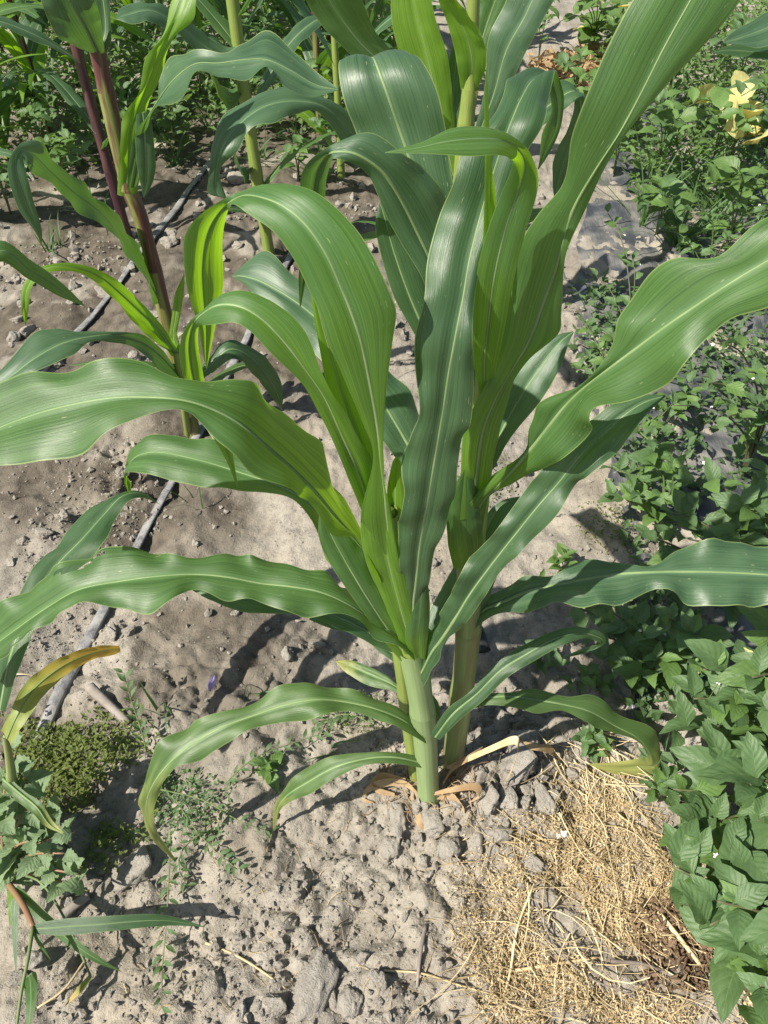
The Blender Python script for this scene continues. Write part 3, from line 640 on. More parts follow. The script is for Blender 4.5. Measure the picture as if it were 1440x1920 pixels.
# E: tall plant with red stalk
bE = rootpt(366, 815); yE = bE.y
E = thing('corn_plant', 'tall corn plant with red and green striped stalk beside the drip tape', 'corn plant', bE)
stalk(E, [bE-Vector((0,0,.02)), P(312,600,yE), P(270,430,yE), P(240,350,yE)], 'stalk_red', (.0165,.0155), 2, 'sheath_red')
stalk(E, [P(241,355,yE), P(212,230,yE), P(186,110,yE), P(150,-40,yE)], 'sheath_lime', (.0160,.0140), 2, 'sheath_red')
pleaf(E, [(300,565,yE-.01,288,572,312,552),(270,515,yE-.04,278,535,268,482),(232,455,yE-.08,243,480,228,415),(190,400,yE-.12,192,425,180,368),(140,362,yE-.16,138,386,140,333),(95,322,yE-.20,92,346,96,294),(62,290,yE-.23,62,318,60,263),(35,285,yE-.26,45,298,30,278,(.4,-.8,.2)),(30,320,yE-.28,48,320,14,320,(.5,-.8,-.1)),(50,385,yE-.29,64,380,34,390,(.5,-.8,-.1)),(72,430,yE-.29,78,428,64,432,(.5,-.8,-.1)),(78,456,yE-.29,79,456,77,456)], 'leaf_blue', FLAT, seed=50, ruf=.005)
pleaf(E, [(238,368,yE-.01,220,365,258,360),(240,310,yE-.02,222,318,265,300),(243,255,yE-.04,226,262,268,240),(258,205,yE-.05,232,215,280,190),(278,150,yE-.06,262,170,305,135),(300,95,yE-.07,272,110,322,75),(325,45,yE-.07,305,65,360,40),(345,5,yE-.06,320,5,368,5),(360,-60,yE-.03,345,-60,375,-55),(370,-110,yE,369,-110,371,-110)], 'leaf_young', (-.2,-.8,.5), seed=51)
pleaf(E, [(246,352,yE-.02,238,355,256,348),(258,290,yE-.05,245,292,270,286),(270,235,yE-.08,258,240,282,222),(296,188,yE-.11,296,202,296,176),(325,150,yE-.13,332,188,316,112),(365,120,yE-.14,366,140,352,96),(410,118,yE-.15,412,145,414,100),(455,112,yE-.16,455,146,452,80),(500,112,yE-.17,502,128,498,62),(545,132,yE-.18,538,168,550,92),(590,158,yE-.19,585,180,590,132),(634,168,yE-.2,633,170,634,166)], 'leaf_blue', FLAT, seed=52, ruf=.004)
pleaf(E, [(268,210,yE-.06,282,212,256,215),(272,260,yE-.07,288,262,254,262,),(274,315,yE-.08,292,318,257,312),(272,350,yE-.085,282,352,264,348),(270,370,yE-.09,271,370,269,370)], 'leaf_dark', (.4,-.9,0), seed=53)
pleaf(E, [(182,100,yE-.01,168,98,196,98),(160,55,yE-.05,110,70,190,45),(135,10,yE-.08,82,15,180,5),(115,-40,yE-.1,70,-40,160,-40),(95,-110,yE-.12,94,-110,96,-110)], 'leaf_blue', UPR, seed=54)
pleaf(E, [(186,102,yE+.01,178,100,196,98),(198,60,yE+.03,172,55,208,75),(195,10,yE+.04,165,10,206,15),(185,-50,yE+.05,160,-50,200,-50),(175,-110,yE+.06,174,-110,176,-110)], 'leaf_dark', UPR, seed=55)
for i,(az,z,l) in enumerate(((.6,.10,.3),(5.2,.14,.34))):
    gleaf(E, bE+Vector((0,0,z)), az, l, .018, .5, 2.0, 'leaf_yellow_tip', seed=500+i)
dry(E, [(362,800,.04),(352,780,.06),(348,800,.04),(356,825,.01)], 6, 'dry_leaf', 9)
# D: young shoot at the foot of E
bD = rootpt(352, 812); yD = bD.y-.05
D = thing('corn_plant', 'small lime green corn shoot with narrow leaves at foot of the red stalk', 'corn plant', bD)
stalk(D, [bD-Vector((0,0,.02)), P(345,760,yD), P(338,710,yD), P(330,660,yD)], 'sheath_lime', (.010,.007), 2, 'sheath_lime')
pleaf(D, [(340,712,yD,345,722,335,698),(300,668,yD-.03,295,690,300,652),(260,640,yD-.06,252,652,268,628),(215,628,yD-.10,205,642,222,622),(165,632,yD-.14,168,642,150,622),(115,645,yD-.18,130,668,98,615),(65,672,yD-.22,75,695,50,636),(20,706,yD-.25,25,722,5,690),(-40,745,yD-.28,-38,755,-50,735),(-90,785,yD-.3,-89,786,-91,784)], 'leaf_blue', FLAT, seed=60)
pleaf(D, [(328,665,yD,322,668,334,662),(300,622,yD-.03,292,628,308,616),(262,585,yD-.06,252,595,272,575),(222,548,yD-.09,212,560,232,536),(185,518,yD-.11,178,528,190,508),(140,502,yD-.14,140,510,140,494),(100,500,yD-.17,103,508,97,494),(72,512,yD-.19,78,518,66,508),(52,540,yD-.2,58,542,42,538),(46,575,yD-.21,54,575,40,578),(48,610,yD-.21,49,610,47,610)], 'leaf_young', FLAT, seed=61)
pleaf(D, [(330,660,yD,324,662,336,658),(310,640,yD-.02,300,648,318,630),(275,612,yD-.04,268,622,282,600),(240,575,yD-.06,232,582,250,565),(205,528,yD-.08,203,530,207,526)], 'leaf_young', FLAT, seed=62)
pleaf(D, [(332,655,yD,326,655,338,655),(325,630,yD+.01,318,632,332,626),(330,595,yD+.02,322,595,338,592),(335,550,yD+.03,328,552,345,545),(345,515,yD+.04,344,515,346,515)], 'leaf_young', UPR, seed=63)
pleaf(D, [(328,690,yD,325,700,332,682),(290,690,yD-.03,290,700,290,680),(240,685,yD-.05,240,692,236,672),(190,680,yD-.07,190,686,188,675),(130,685,yD-.09,130,686,130,684)], 'leaf_mature', FLAT, seed=64)
pleaf(D, [(340,740,yD,336,746,346,734),(390,690,yD+.03,384,680,396,700),(430,655,yD+.05,424,640,440,672),(470,670,yD+.07,474,652,464,690),(505,710,yD+.08,518,695,492,722),(522,745,yD+.085,530,738,512,748),(528,768,yD+.087,529,768,527,768)], 'leaf_dark', FLAT, seed=65)
# F: yellow-green stalk
bF = rootpt(505, 475); yF = bF.y
Fp = thing('corn_plant', 'corn plant with smooth yellow green stalk standing past the drip tapes', 'corn plant', bF)
stalk(Fp, [bF-Vector((0,0,.02)), P(480,320,yF), P(458,170,yF), P(432,-30,yF)], 'sheath_lime', (.0195,.0175), 3, 'sheath_lime')
pleaf(Fp, [(445,90,yF-.02,440,105,450,80),(420,105,yF-.04,415,120,425,88),(385,88,yF-.06,380,105,390,68),(335,48,yF-.1,330,62,340,28),(285,20,yF-.14,280,42,288,5),(240,28,yF-.18,245,45,230,12),(218,35,yF-.2,219,36,217,34)], 'leaf_blue', FLAT, seed=70)
pleaf(Fp, [(458,170,yF,452,180,464,160),(430,185,yF-.04,432,205,424,165),(405,160,yF-.08,410,180,398,140),(385,120,yF-.1,392,130,378,112),(375,90,yF-.1,374,90,376,90)], 'leaf_mature', FLAT, seed=71)
pleaf(Fp, [(478,310,yF-.01,470,318,486,302),(460,330,yF-.03,462,345,452,318),(445,310,yF-.05,452,320,438,296),(440,280,yF-.06,439,281,441,279)], 'leaf_dark', FLAT, seed=72)
for i,(az,z,l,wd,m) in enumerate(((.4,.22,.5,.028,'leaf_mature'),(3.9,.12,.3,.02,'leaf_dark'),(.9,.45,.6,.034,'leaf_blue'),(2.6,.6,.55,.034,'leaf_mature'),(5.6,.7,.6,.036,'leaf_blue'))):
    gleaf(Fp, bF+Vector((-.002,-.01,z)), az, l, wd, .75, 1.9, m, seed=700+i)
# Gp: purple stalk
bG = rootpt(240, 445); yG = bG.y
Gp = thing('corn_plant', 'corn plant with dark purple stalk behind the red striped one', 'corn plant', bG)
stalk(Gp, [bG-Vector((0,0,.02)), P(205,320,yG), P(172,200,yG), P(120,0,yG)], 'stalk_purple', (.0175,.0155), 3, 'sheath_purple')
for i,(az,z,l,wd,m) in enumerate(((3.5,.55,.6,.030,'leaf_blue'),(.3,.62,.5,.03,'leaf_mature'),(2.4,.35,.5,.028,'leaf_dark'),(5.4,.30,.4,.02,'leaf_dark'),(4.2,.72,.55,.034,'leaf_blue'))):
    gleaf(Gp, bG+Vector((-.004,-.01,z)), az, l, wd, .7, 2.2, m, seed=720+i)
# K: low yellowing plant at the left
bK = rootpt(20, 1545); yK = bK.y
K = thing('corn_plant', 'low corn plant with yellowing leaves rising from the green weed mat', 'corn plant', bK)
stalk(K, [bK-Vector((0,0,.02)), P(22,1490,yK), P(20,1440,yK+.005), P(10,1380,yK+.01)], 'sheath_blush', (.012,.004), 1, 'sheath_blush')
pleaf(K, [(12,1385,yK,20,1398,2,1370),(30,1345,yK+.02,42,1362,22,1330),(55,1302,yK+.05,72,1318,40,1290),(90,1268,yK+.08,102,1284,76,1256),(130,1242,yK+.11,138,1256,120,1230),(172,1225,yK+.14,176,1236,166,1214),(205,1218,yK+.16,212,1228,200,1210),(226,1216,yK+.17,226,1222,224,1211)], 'leaf_yellow', (.1,-.4,.9), seed=80, ruf=.004, rib=.0015)
pleaf(K, [(5,1460,yK,2,1475,8,1448),(40,1490,yK-.02,34,1504,44,1482),(70,1515,yK-.04,62,1526,76,1504),(92,1545,yK-.055,86,1550,98,1538),(118,1562,yK-.065,117,1563,119,1561)], 'leaf_yellow_tip', (.1,-.4,.9), seed=81)
pleaf(K, [(0,1330,yK+.02,-12,1325,10,1335),(20,1230,yK+.06,0,1220,40,1240),(60,1130,yK+.12,35,1115,85,1145),(105,1062,yK+.17,75,1050,140,1075),(155,1010,yK+.21,110,1020,195,1020),(195,965,yK+.25,160,960,215,975),(230,930,yK+.28,208,932,245,938),(268,926,yK+.30,258,920,270,934),(300,946,yK+.31,299,946,301,946)], 'leaf_dark', (-.1,-.5,.9), seed=82)
pleaf(K, [(-60,1300,yK+.05,-75,1290,-45,1310),(-90,1000,yK+.2,-125,1000,-60,1010),(-60,700,yK+.3,-95,680,-30,720),(-10,480,yK+.4,-20,460,-12,500),(60,510,yK+.42,66,494,54,524),(115,545,yK+.43,120,534,110,555),(165,578,yK+.44,164,578,165,577)], 'leaf_mature', (-.1,-.5,.9), seed=83)
# H: plant outside the right edge, one leaf in view
bH = GG(1690, 560)
Hp = thing('corn_plant', 'corn leaf arching in above the weeds from a plant at the field edge', 'corn plant', bH); yH = bH.y
stalk(Hp, [bH-Vector((0,0,.02)), bH+Vector((0,0,.4)), bH+Vector((.01,0,.75)), bH+Vector((.02,0,1.05))], 'sheath_lime', (.022,.014), 3, 'sheath_green')
pleaf(Hp, [(1705,120,yH,1700,105,1700,140),(1600,20,yH-.05,1590,-5,1600,55),(1510,20,yH-.1,1500,-15,1515,60),(1440,52,yH-.15,1430,28,1445,88),(1385,72,yH-.2,1380,55,1392,85),(1356,80,yH-.22,1355,80,1357,81)], 'leaf_blue', FLAT, seed=90)
pleaf(Hp, [(1700,180,yH,1695,165,1700,195),(1600,110,yH-.02,1595,90,1600,130),(1500,95,yH-.06,1500,70,1500,120),(1430,98,yH-.1,1430,84,1430,112),(1370,94,yH-.13,1372,84,1370,104),(1335,98,yH-.15,1334,98,1336,99)], 'leaf_dark', FLAT, seed=91)

# background row of corn, grown whole
rowspots = [(18,300,1.05,0),(95,250,1.2,1),(-70,420,1.1,2),(330,190,1.2,3),(600,250,1.25,4),(640,330,1.0,5),(560,150,1.3,6),(270,120,1.3,7),(690,200,1.3,8),(420,95,1.3,9),(140,95,1.3,10),(520,60,1.35,11),(10,120,1.3,12),(740,120,1.3,13),(-120,230,1.2,14),(350,30,1.4,15),(630,20,1.4,16),(220,10,1.4,17),(60,170,1.2,18),(190,180,1.25,19),(460,200,1.2,20),(380,150,1.3,21),(620,130,1.3,22),(80,60,1.3,23),(300,60,1.3,24),(480,20,1.3,25),(-40,320,1.1,26),(570,60,1.3,27)]
for px, py, hh, k in rowspots:
    rng = random.Random(900+k); b = GG(px, py)
    t = thing('corn_plant', 'corn plant with arching leaves standing in the row behind the drip tapes', 'corn plant', b, 'background corn row')  # label refined below
    r0 = rng.uniform(.012, .017); lean = Vector((rng.uniform(-.05, .05), rng.uniform(-.05, .05), 0))
    pts = [b+lean*f*f+Vector((0, 0, hh*.85*f-.02)) for f in (0, .33, .66, 1)]
    shm = rng.choice(['sheath_lime', 'sheath_green', 'sheath_lime', 'sheath_red'])
    t['label'] = {'sheath_lime': 'corn plant with yellow green stalk', 'sheath_green': 'corn plant with pale green stalk', 'sheath_red': 'corn plant with reddish stalk'}[shm]+' in the row behind the drip tapes'
    stalk(t, pts, 'sheath_lime', (r0, r0*.6), 4, shm, 4)
    nl = rng.randint(12, 14); az = rng.uniform(0, 6.28)
    for i in range(nl):
        f = .05+.9*(i/nl)**1.5
        az += math.pi+rng.uniform(-.5, .5)
        gleaf(t, b+lean*f*f+Vector((0, 0, hh*.85*f)), az, rng.uniform(.48, .75)*(1 if f > .2 else .7), rng.uniform(.024, .040), rng.uniform(.7, 1.15), rng.uniform(1.3, 2.6),
              rng.choice(['leaf_mature', 'leaf_blue', 'leaf_blue', 'leaf_young', 'leaf_dark', 'leaf_young']), seed=1000+k*20+i, sub=3, cols=2, rib=.002, nst=8)

# ================================================================== DRIP TAPES, FILM
def tape(name, pts, label):
    C = np.array([list(GG(*p)) for p in pts]); C = catmull(C, 22)
    C[:, 2] = height(C[:, 0], C[:, 1])+.009
    k = np.ones(9)/9; C[4:-4, 2] = np.convolve(C[:, 2], k, 'valid')
    V = []; n = len(C); T = norm(np.gradient(C, axis=0)); U = norm(np.cross(T, np.array([0, 0, 1.])))
    rng = np.random.RandomState(3); tw = np.convolve(rng.randn(n+20), np.ones(21)/21, 'valid')*.9
    sec = [(-1, 0), (-.6, .5), (0, .75), (.6, .5), (1, 0), (.6, -.4), (0, -.5), (-.6, -.4)]
    for i in range(n):
        u = U[i]*math.cos(tw[i]) + np.array([0, 0, 1])*math.sin(tw[i]); z = np.cross(u, T[i])
        for a, b in sec: V.append(C[i]+u*a*.0120+z*b*.0050)
    F = [[i*8+k, i*8+(k+1) % 8, (i+1)*8+(k+1) % 8, (i+1)*8+k] for i in range(n-1) for k in range(8)]
    return tag(mesh_obj(name, V, F, M['drip_tape']), label, 'drip tape')
tape('drip_tape', TAPE_A, 'grey dusty drip tape running past the yellow leaf and under the corn clump leaves')
tape('drip_tape', TAPE_B, 'grey dusty drip tape passing behind the red striped corn stalk')
# black mulch film, half buried
fe = [G(*p) for p in [(1140,180),(1105,330),(1085,480),(1080,640),(1100,760),(1150,920),(1180,1060),(1185,1200),(1180,1330),(1170,1420),(1215,1500)]]
fe = catmull(np.array([list(p) for p in fe]), 14)
V = []; m = 44
for i, p in enumerate(fe):
    for j in range(m):
        V.append((p[0]+.9*j/(m-1)+.012*math.sin(i*.7+j), p[1]+.006*math.sin(i*1.3), 0))
V = np.array(V)
jj = np.tile(np.arange(m), len(fe))
V[:, 2] = height(V[:, 0], V[:, 1]) + .004 + (fbm(V[:, 0]*7, V[:, 1]*7, 3, 201)-.42)*.05 + (fbm(V[:, 0]*40+V[:, 1]*20, V[:, 1]*9, 3, 205)-.45)*.012
F = [[i*m+k, i*m+k+1, (i+1)*m+k+1, (i+1)*m+k] for i in range(len(fe)-1) for k in range(m-1)]
tag(mesh_obj('mulch_film', V, F, M['mulch_film']), 'dark wrinkled plastic mulch film half buried under the weeds', 'mulch film')

# ================================================================== CLODS, CRUMBS
from mathutils import noise as mnoise
import bmesh
def clod_mesh(seed, sub=4):
    rng = random.Random(seed); bm = bmesh.new(); bmesh.ops.create_icosphere(bm, subdivisions=sub, radius=1)
    pl = [(Vector((rng.gauss(0, 1), rng.gauss(0, 1), rng.gauss(0, 1))).normalized(), rng.uniform(.42, .85)) for _ in range(13)]
    off = Vector((seed*7.1, seed*3.3, 0))
    for v in bm.verts:
        d = v.co.normalized(); r = 1.0
        for nrm_, k in pl:
            c = d.dot(nrm_)
            if c > .05: r = min(r, k/c)
        r *= 1+.18*mnoise.noise(d*1.9+off)+.12*mnoise.noise(d*4.3+off)+.09*mnoise.noise(d*9+off)+.05*mnoise.noise(d*19+off)
        v.co = d*r
    me = bpy.data.meshes.new('soil_clod'); bm.to_mesh(me); bm.free()
    me.polygons.foreach_set('use_smooth', [True]*len(me.polygons)); me.materials.append(M['clod']); return me
CL = [clod_mesh(s) for s in range(7)]
def clod(px, py, w, h, rot=0, label=None, group=None, k=None, flat=.6, mesh=None, name='soil_clod', cat='soil clod'):
    p = GG(px, py); s = (p-CAM).length/FPX*.5
    o = bpy.data.objects.new(name, mesh or CL[k if k is not None else random.randrange(7)]); COL.objects.link(o)
    sx, sy = w*s*1.12, h*s*1.25; sz = min(sx, sy)*flat*1.5
    o.scale = (sx, sy, sz); o.location = (p.x, p.y, p.z+sz*.22); o.rotation_euler = (random.uniform(-.2, .2), random.uniform(-.2, .2), rot)
    return tag(o, label or 'small grey soil clod among the crumbs on bare ground', cat, group if group else (None if label else 'small soil clods'))
random.seed(5)
for a in [(968,1440,80,66,.2,'large pale rounded clod right of the corn stems under a dry leaf'),
          (1024,1508,54,62,.1,'pale oval clod at edge of the straw, beside the corn stems'),
          (250,1635,78,64,.1,'rough crumbly clod beside the goosefoot and hanging leaf tip'),
          (598,1850,62,150,-.35,'long pale slab of dried soil at the crumbly hollow'),
          (748,1530,36,72,.15,'narrow upright soil shard below the leafy corn stem, leftmost of its row'),
          (815,1540,44,66,-.1,'blocky soil shard directly below the thick pale stem'),
          (893,1585,42,84,-.12,'tall soil shard with white fleck beside it at straw edge'),
          (940,1565,46,38,0,'knobbly dark clod between two soil shards'),
          (735,1590,36,56,0,'upright soil lump at lower end of the shard row'),
          (915,1500,44,52,.2,'clod just beside the end of the pale dry leaf'),
          (900,1455,46,30,.5,'cracked clod in front of blushed corn stem'),
          (955,1500,44,60,0,'brown grey clod below the largest pale one'),
          (1000,1625,60,40,0,'low wide soil lump at the upper edge of straw'),
          (980,1395,66,60,.2,'shaded round clod behind the largest pale one'),
          (845,1590,40,54,.2,'soil lump between the blocky shard and the tall shard'),
          (660,1880,40,60,-.2,'grey ridge of dried soil beside the long pale slab')]:
    clod(*a[:5], label=a[5], flat=.55)
for k in range(165):
    if k < 62:
        px, py = random.gauss(880, 90), random.gauss(1490, 70)
    elif k < 88:
        px, py = random.gauss(610, 70), random.gauss(1860, 40)
    else:
        px, py = (random.uniform(20, 700), random.uniform(330, 800)) if k > 125 else (random.uniform(20, 1000), 0)
        py = py or random.choice([random.uniform(1550, 1900), random.uniform(850, 1250)])
    s = random.uniform(12, 30)
    if 770 < px < 880 and 1380 < py < 1500: continue
    clod(px, py, s, s*random.uniform(.7, 1.4), random.uniform(0, 6), flat=random.uniform(.5, .8))
clod(1052, 1565, 26, 18, 0, 'small white stone at upper edge of the straw', k=1, mesh=None, name='white_stone', cat='stone').active_material
o = bpy.data.objects['white_stone']; o.data = o.data.copy(); o.data.materials.clear(); o.data.materials.append(M['white_stone'])
# dead soil crumbs as one mass
def ico():
    bm = bmesh.new(); bmesh.ops.create_icosphere(bm, subdivisions=1, radius=1)
    v = np.array([list(x.co) for x in bm.verts]); f = np.array([[q.index for q in p.verts] for p in bm.faces]); bm.free(); return v, f
IV, IF = ico()
rs = np.random.RandomState(4)
N = 40000
cx = rs.uniform(-.8, .95, N); cy = np.abs(rs.normal(.62, .42, N))+.06
farm = rs.rand(N) < .3; cy = np.where(farm, rs.uniform(1., 3.2, N), cy); cx = np.where(farm, rs.uniform(-1.7, .6, N), cx)
dens = np.clip(.07+1.3*blob(cx, cy, _cl.x, _cl.y, .17)+1.3*blob(cx, cy, _cl2.x, _cl2.y, .17)+.8*blob(cx, cy, _rt.x, _rt.y, .16)+.7*sstep(.44, .6, fbm(cx*3, cy*3, 3, 301)), 0, 1)
keep = rs.rand(N) < dens; cx, cy = cx[keep], cy[keep]; n = len(cx)
sz = (.0007+.0050*rs.rand(n)**5+.0013*rs.rand(n))*np.clip(cy/1.0, 1, 2.4)
cz = height(cx, cy)+sz*.4
VV = IV[None]*(1+.35*rs.randn(n, len(IV), 1))*sz[:, None, None]*rs.uniform(.7, 1.3, (n, 1, 3))
VV = VV+np.stack([cx, cy, cz], -1)[:, None]
FF = IF[None]+(np.arange(n)*len(IV))[:, None, None]
o = mesh_obj('soil_crumbs', VV.reshape(-1, 3), FF.reshape(-1, 3), M['clod'], smooth=False); o['kind'] = 'stuff'; tag(o, 'loose grey soil crumbs scattered over the bare ground', 'soil crumbs')

# ================================================================== STRAW
poly = [(1030,1560),(1085,1480),(1160,1440),(1270,1470),(1330,1600),(1450,1700),(1500,1960),(850,1960),(860,1820),(925,1700),(960,1600)]
PG = np.array([[G(*p).x, G(*p).y] for p in poly])
def inpoly(x, y, pg):
    c = np.zeros(x.shape, bool); j = len(pg)-1
    for i in range(len(pg)):
        xi, yi = pg[i]; xj, yj = pg[j]
        c ^= ((yi > y) != (yj > y)) & (x < (xj-xi)*(y-yi)/(yj-yi+1e-12)+xi); j = i
    return c
def scatter(n, pg, seed, soft=.03, clump=False):
    r = np.random.RandomState(seed); lo = pg.min(0); hi = pg.max(0)
    p = r.uniform(lo, hi, (n*6, 2)); q = p+r.normal(0, soft, p.shape)
    k = inpoly(q[:, 0], q[:, 1], pg)
    if clump: k &= sstep(.36, .56, fbm(p[:, 0]*11, p[:, 1]*11, 3, 401)) > r.rand(len(p))
    return p[k][:n]
def flakes(n, pg, seed, smin, smax, zmax, mat, name, soft=.03, clump=False, wd=.5):
    r = np.random.RandomState(seed); p = scatter(n, pg, seed, soft, clump); n = len(p)
    s = r.uniform(smin, smax, (n, 1, 1)); z = height(p[:, 0], p[:, 1])+r.uniform(.001, zmax, n)
    u = norm(r.randn(n, 3)); v = norm(np.cross(u, r.randn(n, 3))); w_ = np.cross(u, v)
    c = np.stack([p[:, 0], p[:, 1], z], -1)[:, None]
    q = np.stack([-u, v*wd+w_*wd*.5, u, -v*wd+w_*wd*.5], 1)*s*.5+c
    o = mesh_obj(name, q.reshape(-1, 3), np.array([[0, 1, 2], [0, 2, 3]])[None].repeat(n, 0).reshape(n, 2, 3).__add__((np.arange(n)*4)[:, None, None]).reshape(-1, 3), M[mat], smooth=False)
    o['kind'] = 'stuff'; return o
def strand_stuff(n, pg, seed, lmin, lmax, rad, zmax, mat, name, label, cat, **k):
    """vectorised thin stems as one mass"""
    r = np.random.RandomState(seed); p = scatter(n, pg, seed, k.get('soft', .04), k.get('clump', False)); n = len(p); ns = 6; sd = 3
    L = r.uniform(lmin, lmax, n); a = r.uniform(0, 6.28, n); da = r.normal(0, k.get('curl', .9), n); tilt = r.normal(0, .16, n); z0 = r.uniform(0, zmax, n)
    if 'bias' in k: a = r.normal(k['bias'], .8, n)
    pts = np.zeros((n, ns, 3)); x = p[:, 0].copy(); y = p[:, 1].copy()
    for i in range(ns):
        pts[:, i, 0] = x; pts[:, i, 1] = y; pts[:, i, 2] = np.maximum(z0+tilt*L*i/ns, .001)
        x += np.cos(a)*L/ns; y += np.sin(a)*L/ns; a += da/ns
    pts[..., 2] += height(pts[..., 0].ravel(), pts[..., 1].ravel()).reshape(n, ns)
    pts[:, 1:-1, 2] = .3*pts[:, :-2, 2]+.3*pts[:, 2:, 2]+.4*pts[:, 1:-1, 2]
    T = norm(np.gradient(pts, axis=1)); U = norm(np.cross(T, np.array([0, 0, 1.]))); W = np.cross(T, U)
    rr = (rad*r.uniform(.5, 1.5, (n, 1))*np.linspace(1, .5, ns)[None])[..., None]
    V = np.stack([pts+rr*(math.cos(q)*U+math.sin(q)*W) for q in (0, 2.09, 4.19)], 2).reshape(-1, 3)
    base = np.arange(n)[:, None, None]*ns*sd
    fl = np.array([[i*sd+k2, i*sd+(k2+1) % sd, (i+1)*sd+(k2+1) % sd, (i+1)*sd+k2] for i in range(ns-1) for k2 in range(sd)])
    o = mesh_obj(name, V, (base+fl[None]).reshape(-1, 4), M[mat]); o['kind'] = 'stuff'; return tag(o, label, cat)
strand_stuff(900, PG, 11, .03, .13, .0007, .016, 'straw', 'straw_litter', 'golden dry straw and chaff spread under the nightshade', 'straw', clump=True, soft=.05)
strand_stuff(110, PG, 12, .06, .17, .0011, .022, 'straw_pale', 'straw_litter', 'pale thicker straw stems lying over the golden chaff', 'straw')
o = flakes(19000, PG, 13, .003, .010, .012, 'straw', 'chaff', .05, True, .26); tag(o, 'fine golden chaff covering the ground beneath the straw', 'chaff')
o = flakes(4500, PG, 14, .003, .009, .014, 'straw_pale', 'chaff', .05, True, .26); tag(o, 'pale flecks of chaff lying among the golden straw', 'chaff')
pb = [(1180,1740),(1260,1690),(1400,1720),(1440,1800),(1380,1860),(1230,1830)]
PB = np.array([[G(*p).x, G(*p).y] for p in pb])
o = flakes(1500, PB, 15, .006, .018, .02, 'brown_litter', 'brown_litter', .06); tag(o, 'dark brown crumbled leaf litter between the straw and nightshade', 'leaf litter')
pw = [(700,1480),(760,1440),(870,1440),(900,1500),(860,1540),(720,1530)]
PW = np.array([[G(*p).x, G(*p).y] for p in pw])
strand_stuff(60, PW, 16, .03, .09, .0011, .02, 'dry_leaf', 'dry_rootlets', 'thin dry brown shreds lying around the corn stem bases', 'dry shreds', curl=2.0)
pn = [(560,1560),(1000,1500),(1050,1560),(900,1760),(860,1920),(200,1920),(250,1620)]
PN = np.array([[G(*p).x, G(*p).y] for p in pn])
strand_stuff(150, PN, 17, .012, .05, .0006, .003, 'straw', 'straw_bits', 'tiny scattered straw bits on the bare grey soil', 'straw')
pn2 = [(1000,1380),(1100,1390),(1200,1460),(1160,1540),(1050,1500)]
PN2 = np.array([[G(*p).x, G(*p).y] for p in pn2])
strand_stuff(70, PN2, 18, .05, .14, .0013, .02, 'straw_pale', 'straw_bits', 'bleached straw stems fanned out between corn clump and film', 'straw', bias=-1.0)
for k, (pp, rad, mat, lab) in enumerate([
    ([(1238,1715,.03),(1275,1760,.032),(1312,1808,.03)], .0042, 'straw_pale', 'thick pale reed stem lying on brown litter beneath the nightshade'),
    ([(1005,1695,.015),(1040,1770,.02),(1100,1830,.02),(1195,1870,.018)], .0014, 'twig', 'thin dark curved twig lying across the straw'),
    ([(1145,1802,.02),(1215,1810,.025),(1290,1845,.02)], .003, 'twig', 'straight brown stem between straw and dark litter'),
    ([(965,1820,.015),(1060,1805,.02),(1120,1795,.02)], .0026, 'straw', 'flat golden stem lying level across the straw'),
    ([(930,1905,.01),(955,1830,.02),(970,1740,.02),(1000,1660,.02)], .0022, 'straw_pale', 'long bleached stem standing out at inner edge of straw'),
    ([(720,1820,.008),(790,1825,.01),(870,1850,.01),(935,1868,.01)], .0016, 'straw', 'single yellow grass stem reaching from the straw onto bare soil'),
    ([(385,1768,.004),(440,1790,.005),(490,1820,.006),(535,1853,.004)], .0020, 'straw', 'single pale stem lying on bare soil beside the knotweed runner'),
    ([(798,1735,.004),(788,1790,.006),(782,1850,.004)], .0035, 'twig', 'grey half buried stick in the bare soil'),
    ([(168,1288,.02),(205,1322,.022),(242,1356,.018)], .0105, 'twig', 'weathered grey piece of stalk lying by the weed mat'),
    ([(112,1722,.01),(140,1698,.012),(166,1680,.01)], .009, 'twig', 'dark flat splinter under the goosefoot'),
    ([(0,1268,.02),(40,1264,.03),(75,1272,.03),(95,1295,.01)], .0012, 'straw_pale', 'pale curled rootlet beneath the yellowing corn leaf'),
    ([(160,1800,.01),(120,1855,.012),(70,1890,.01)], .002, 'straw', 'dry stem lying in the grass at the goosefoot side')]):
    o = tube('stem_piece', [GG(x, y, z*.6+rad*.5) for x, y, z in pp], [rad, rad*.7], M[mat], None, 7, 6); tag(o, lab, 'stick' if mat == 'twig' else 'straw stem')
o = tube('tape_connector', [GG(893,1175,.03), GG(900,1195,.03), GG(909,1222,.026)], [.0125, .0125], M['connector_black'], None, 10, 3, .45); tag(o, 'black flat tape end sticking out beside blushed corn stem', 'tape end')

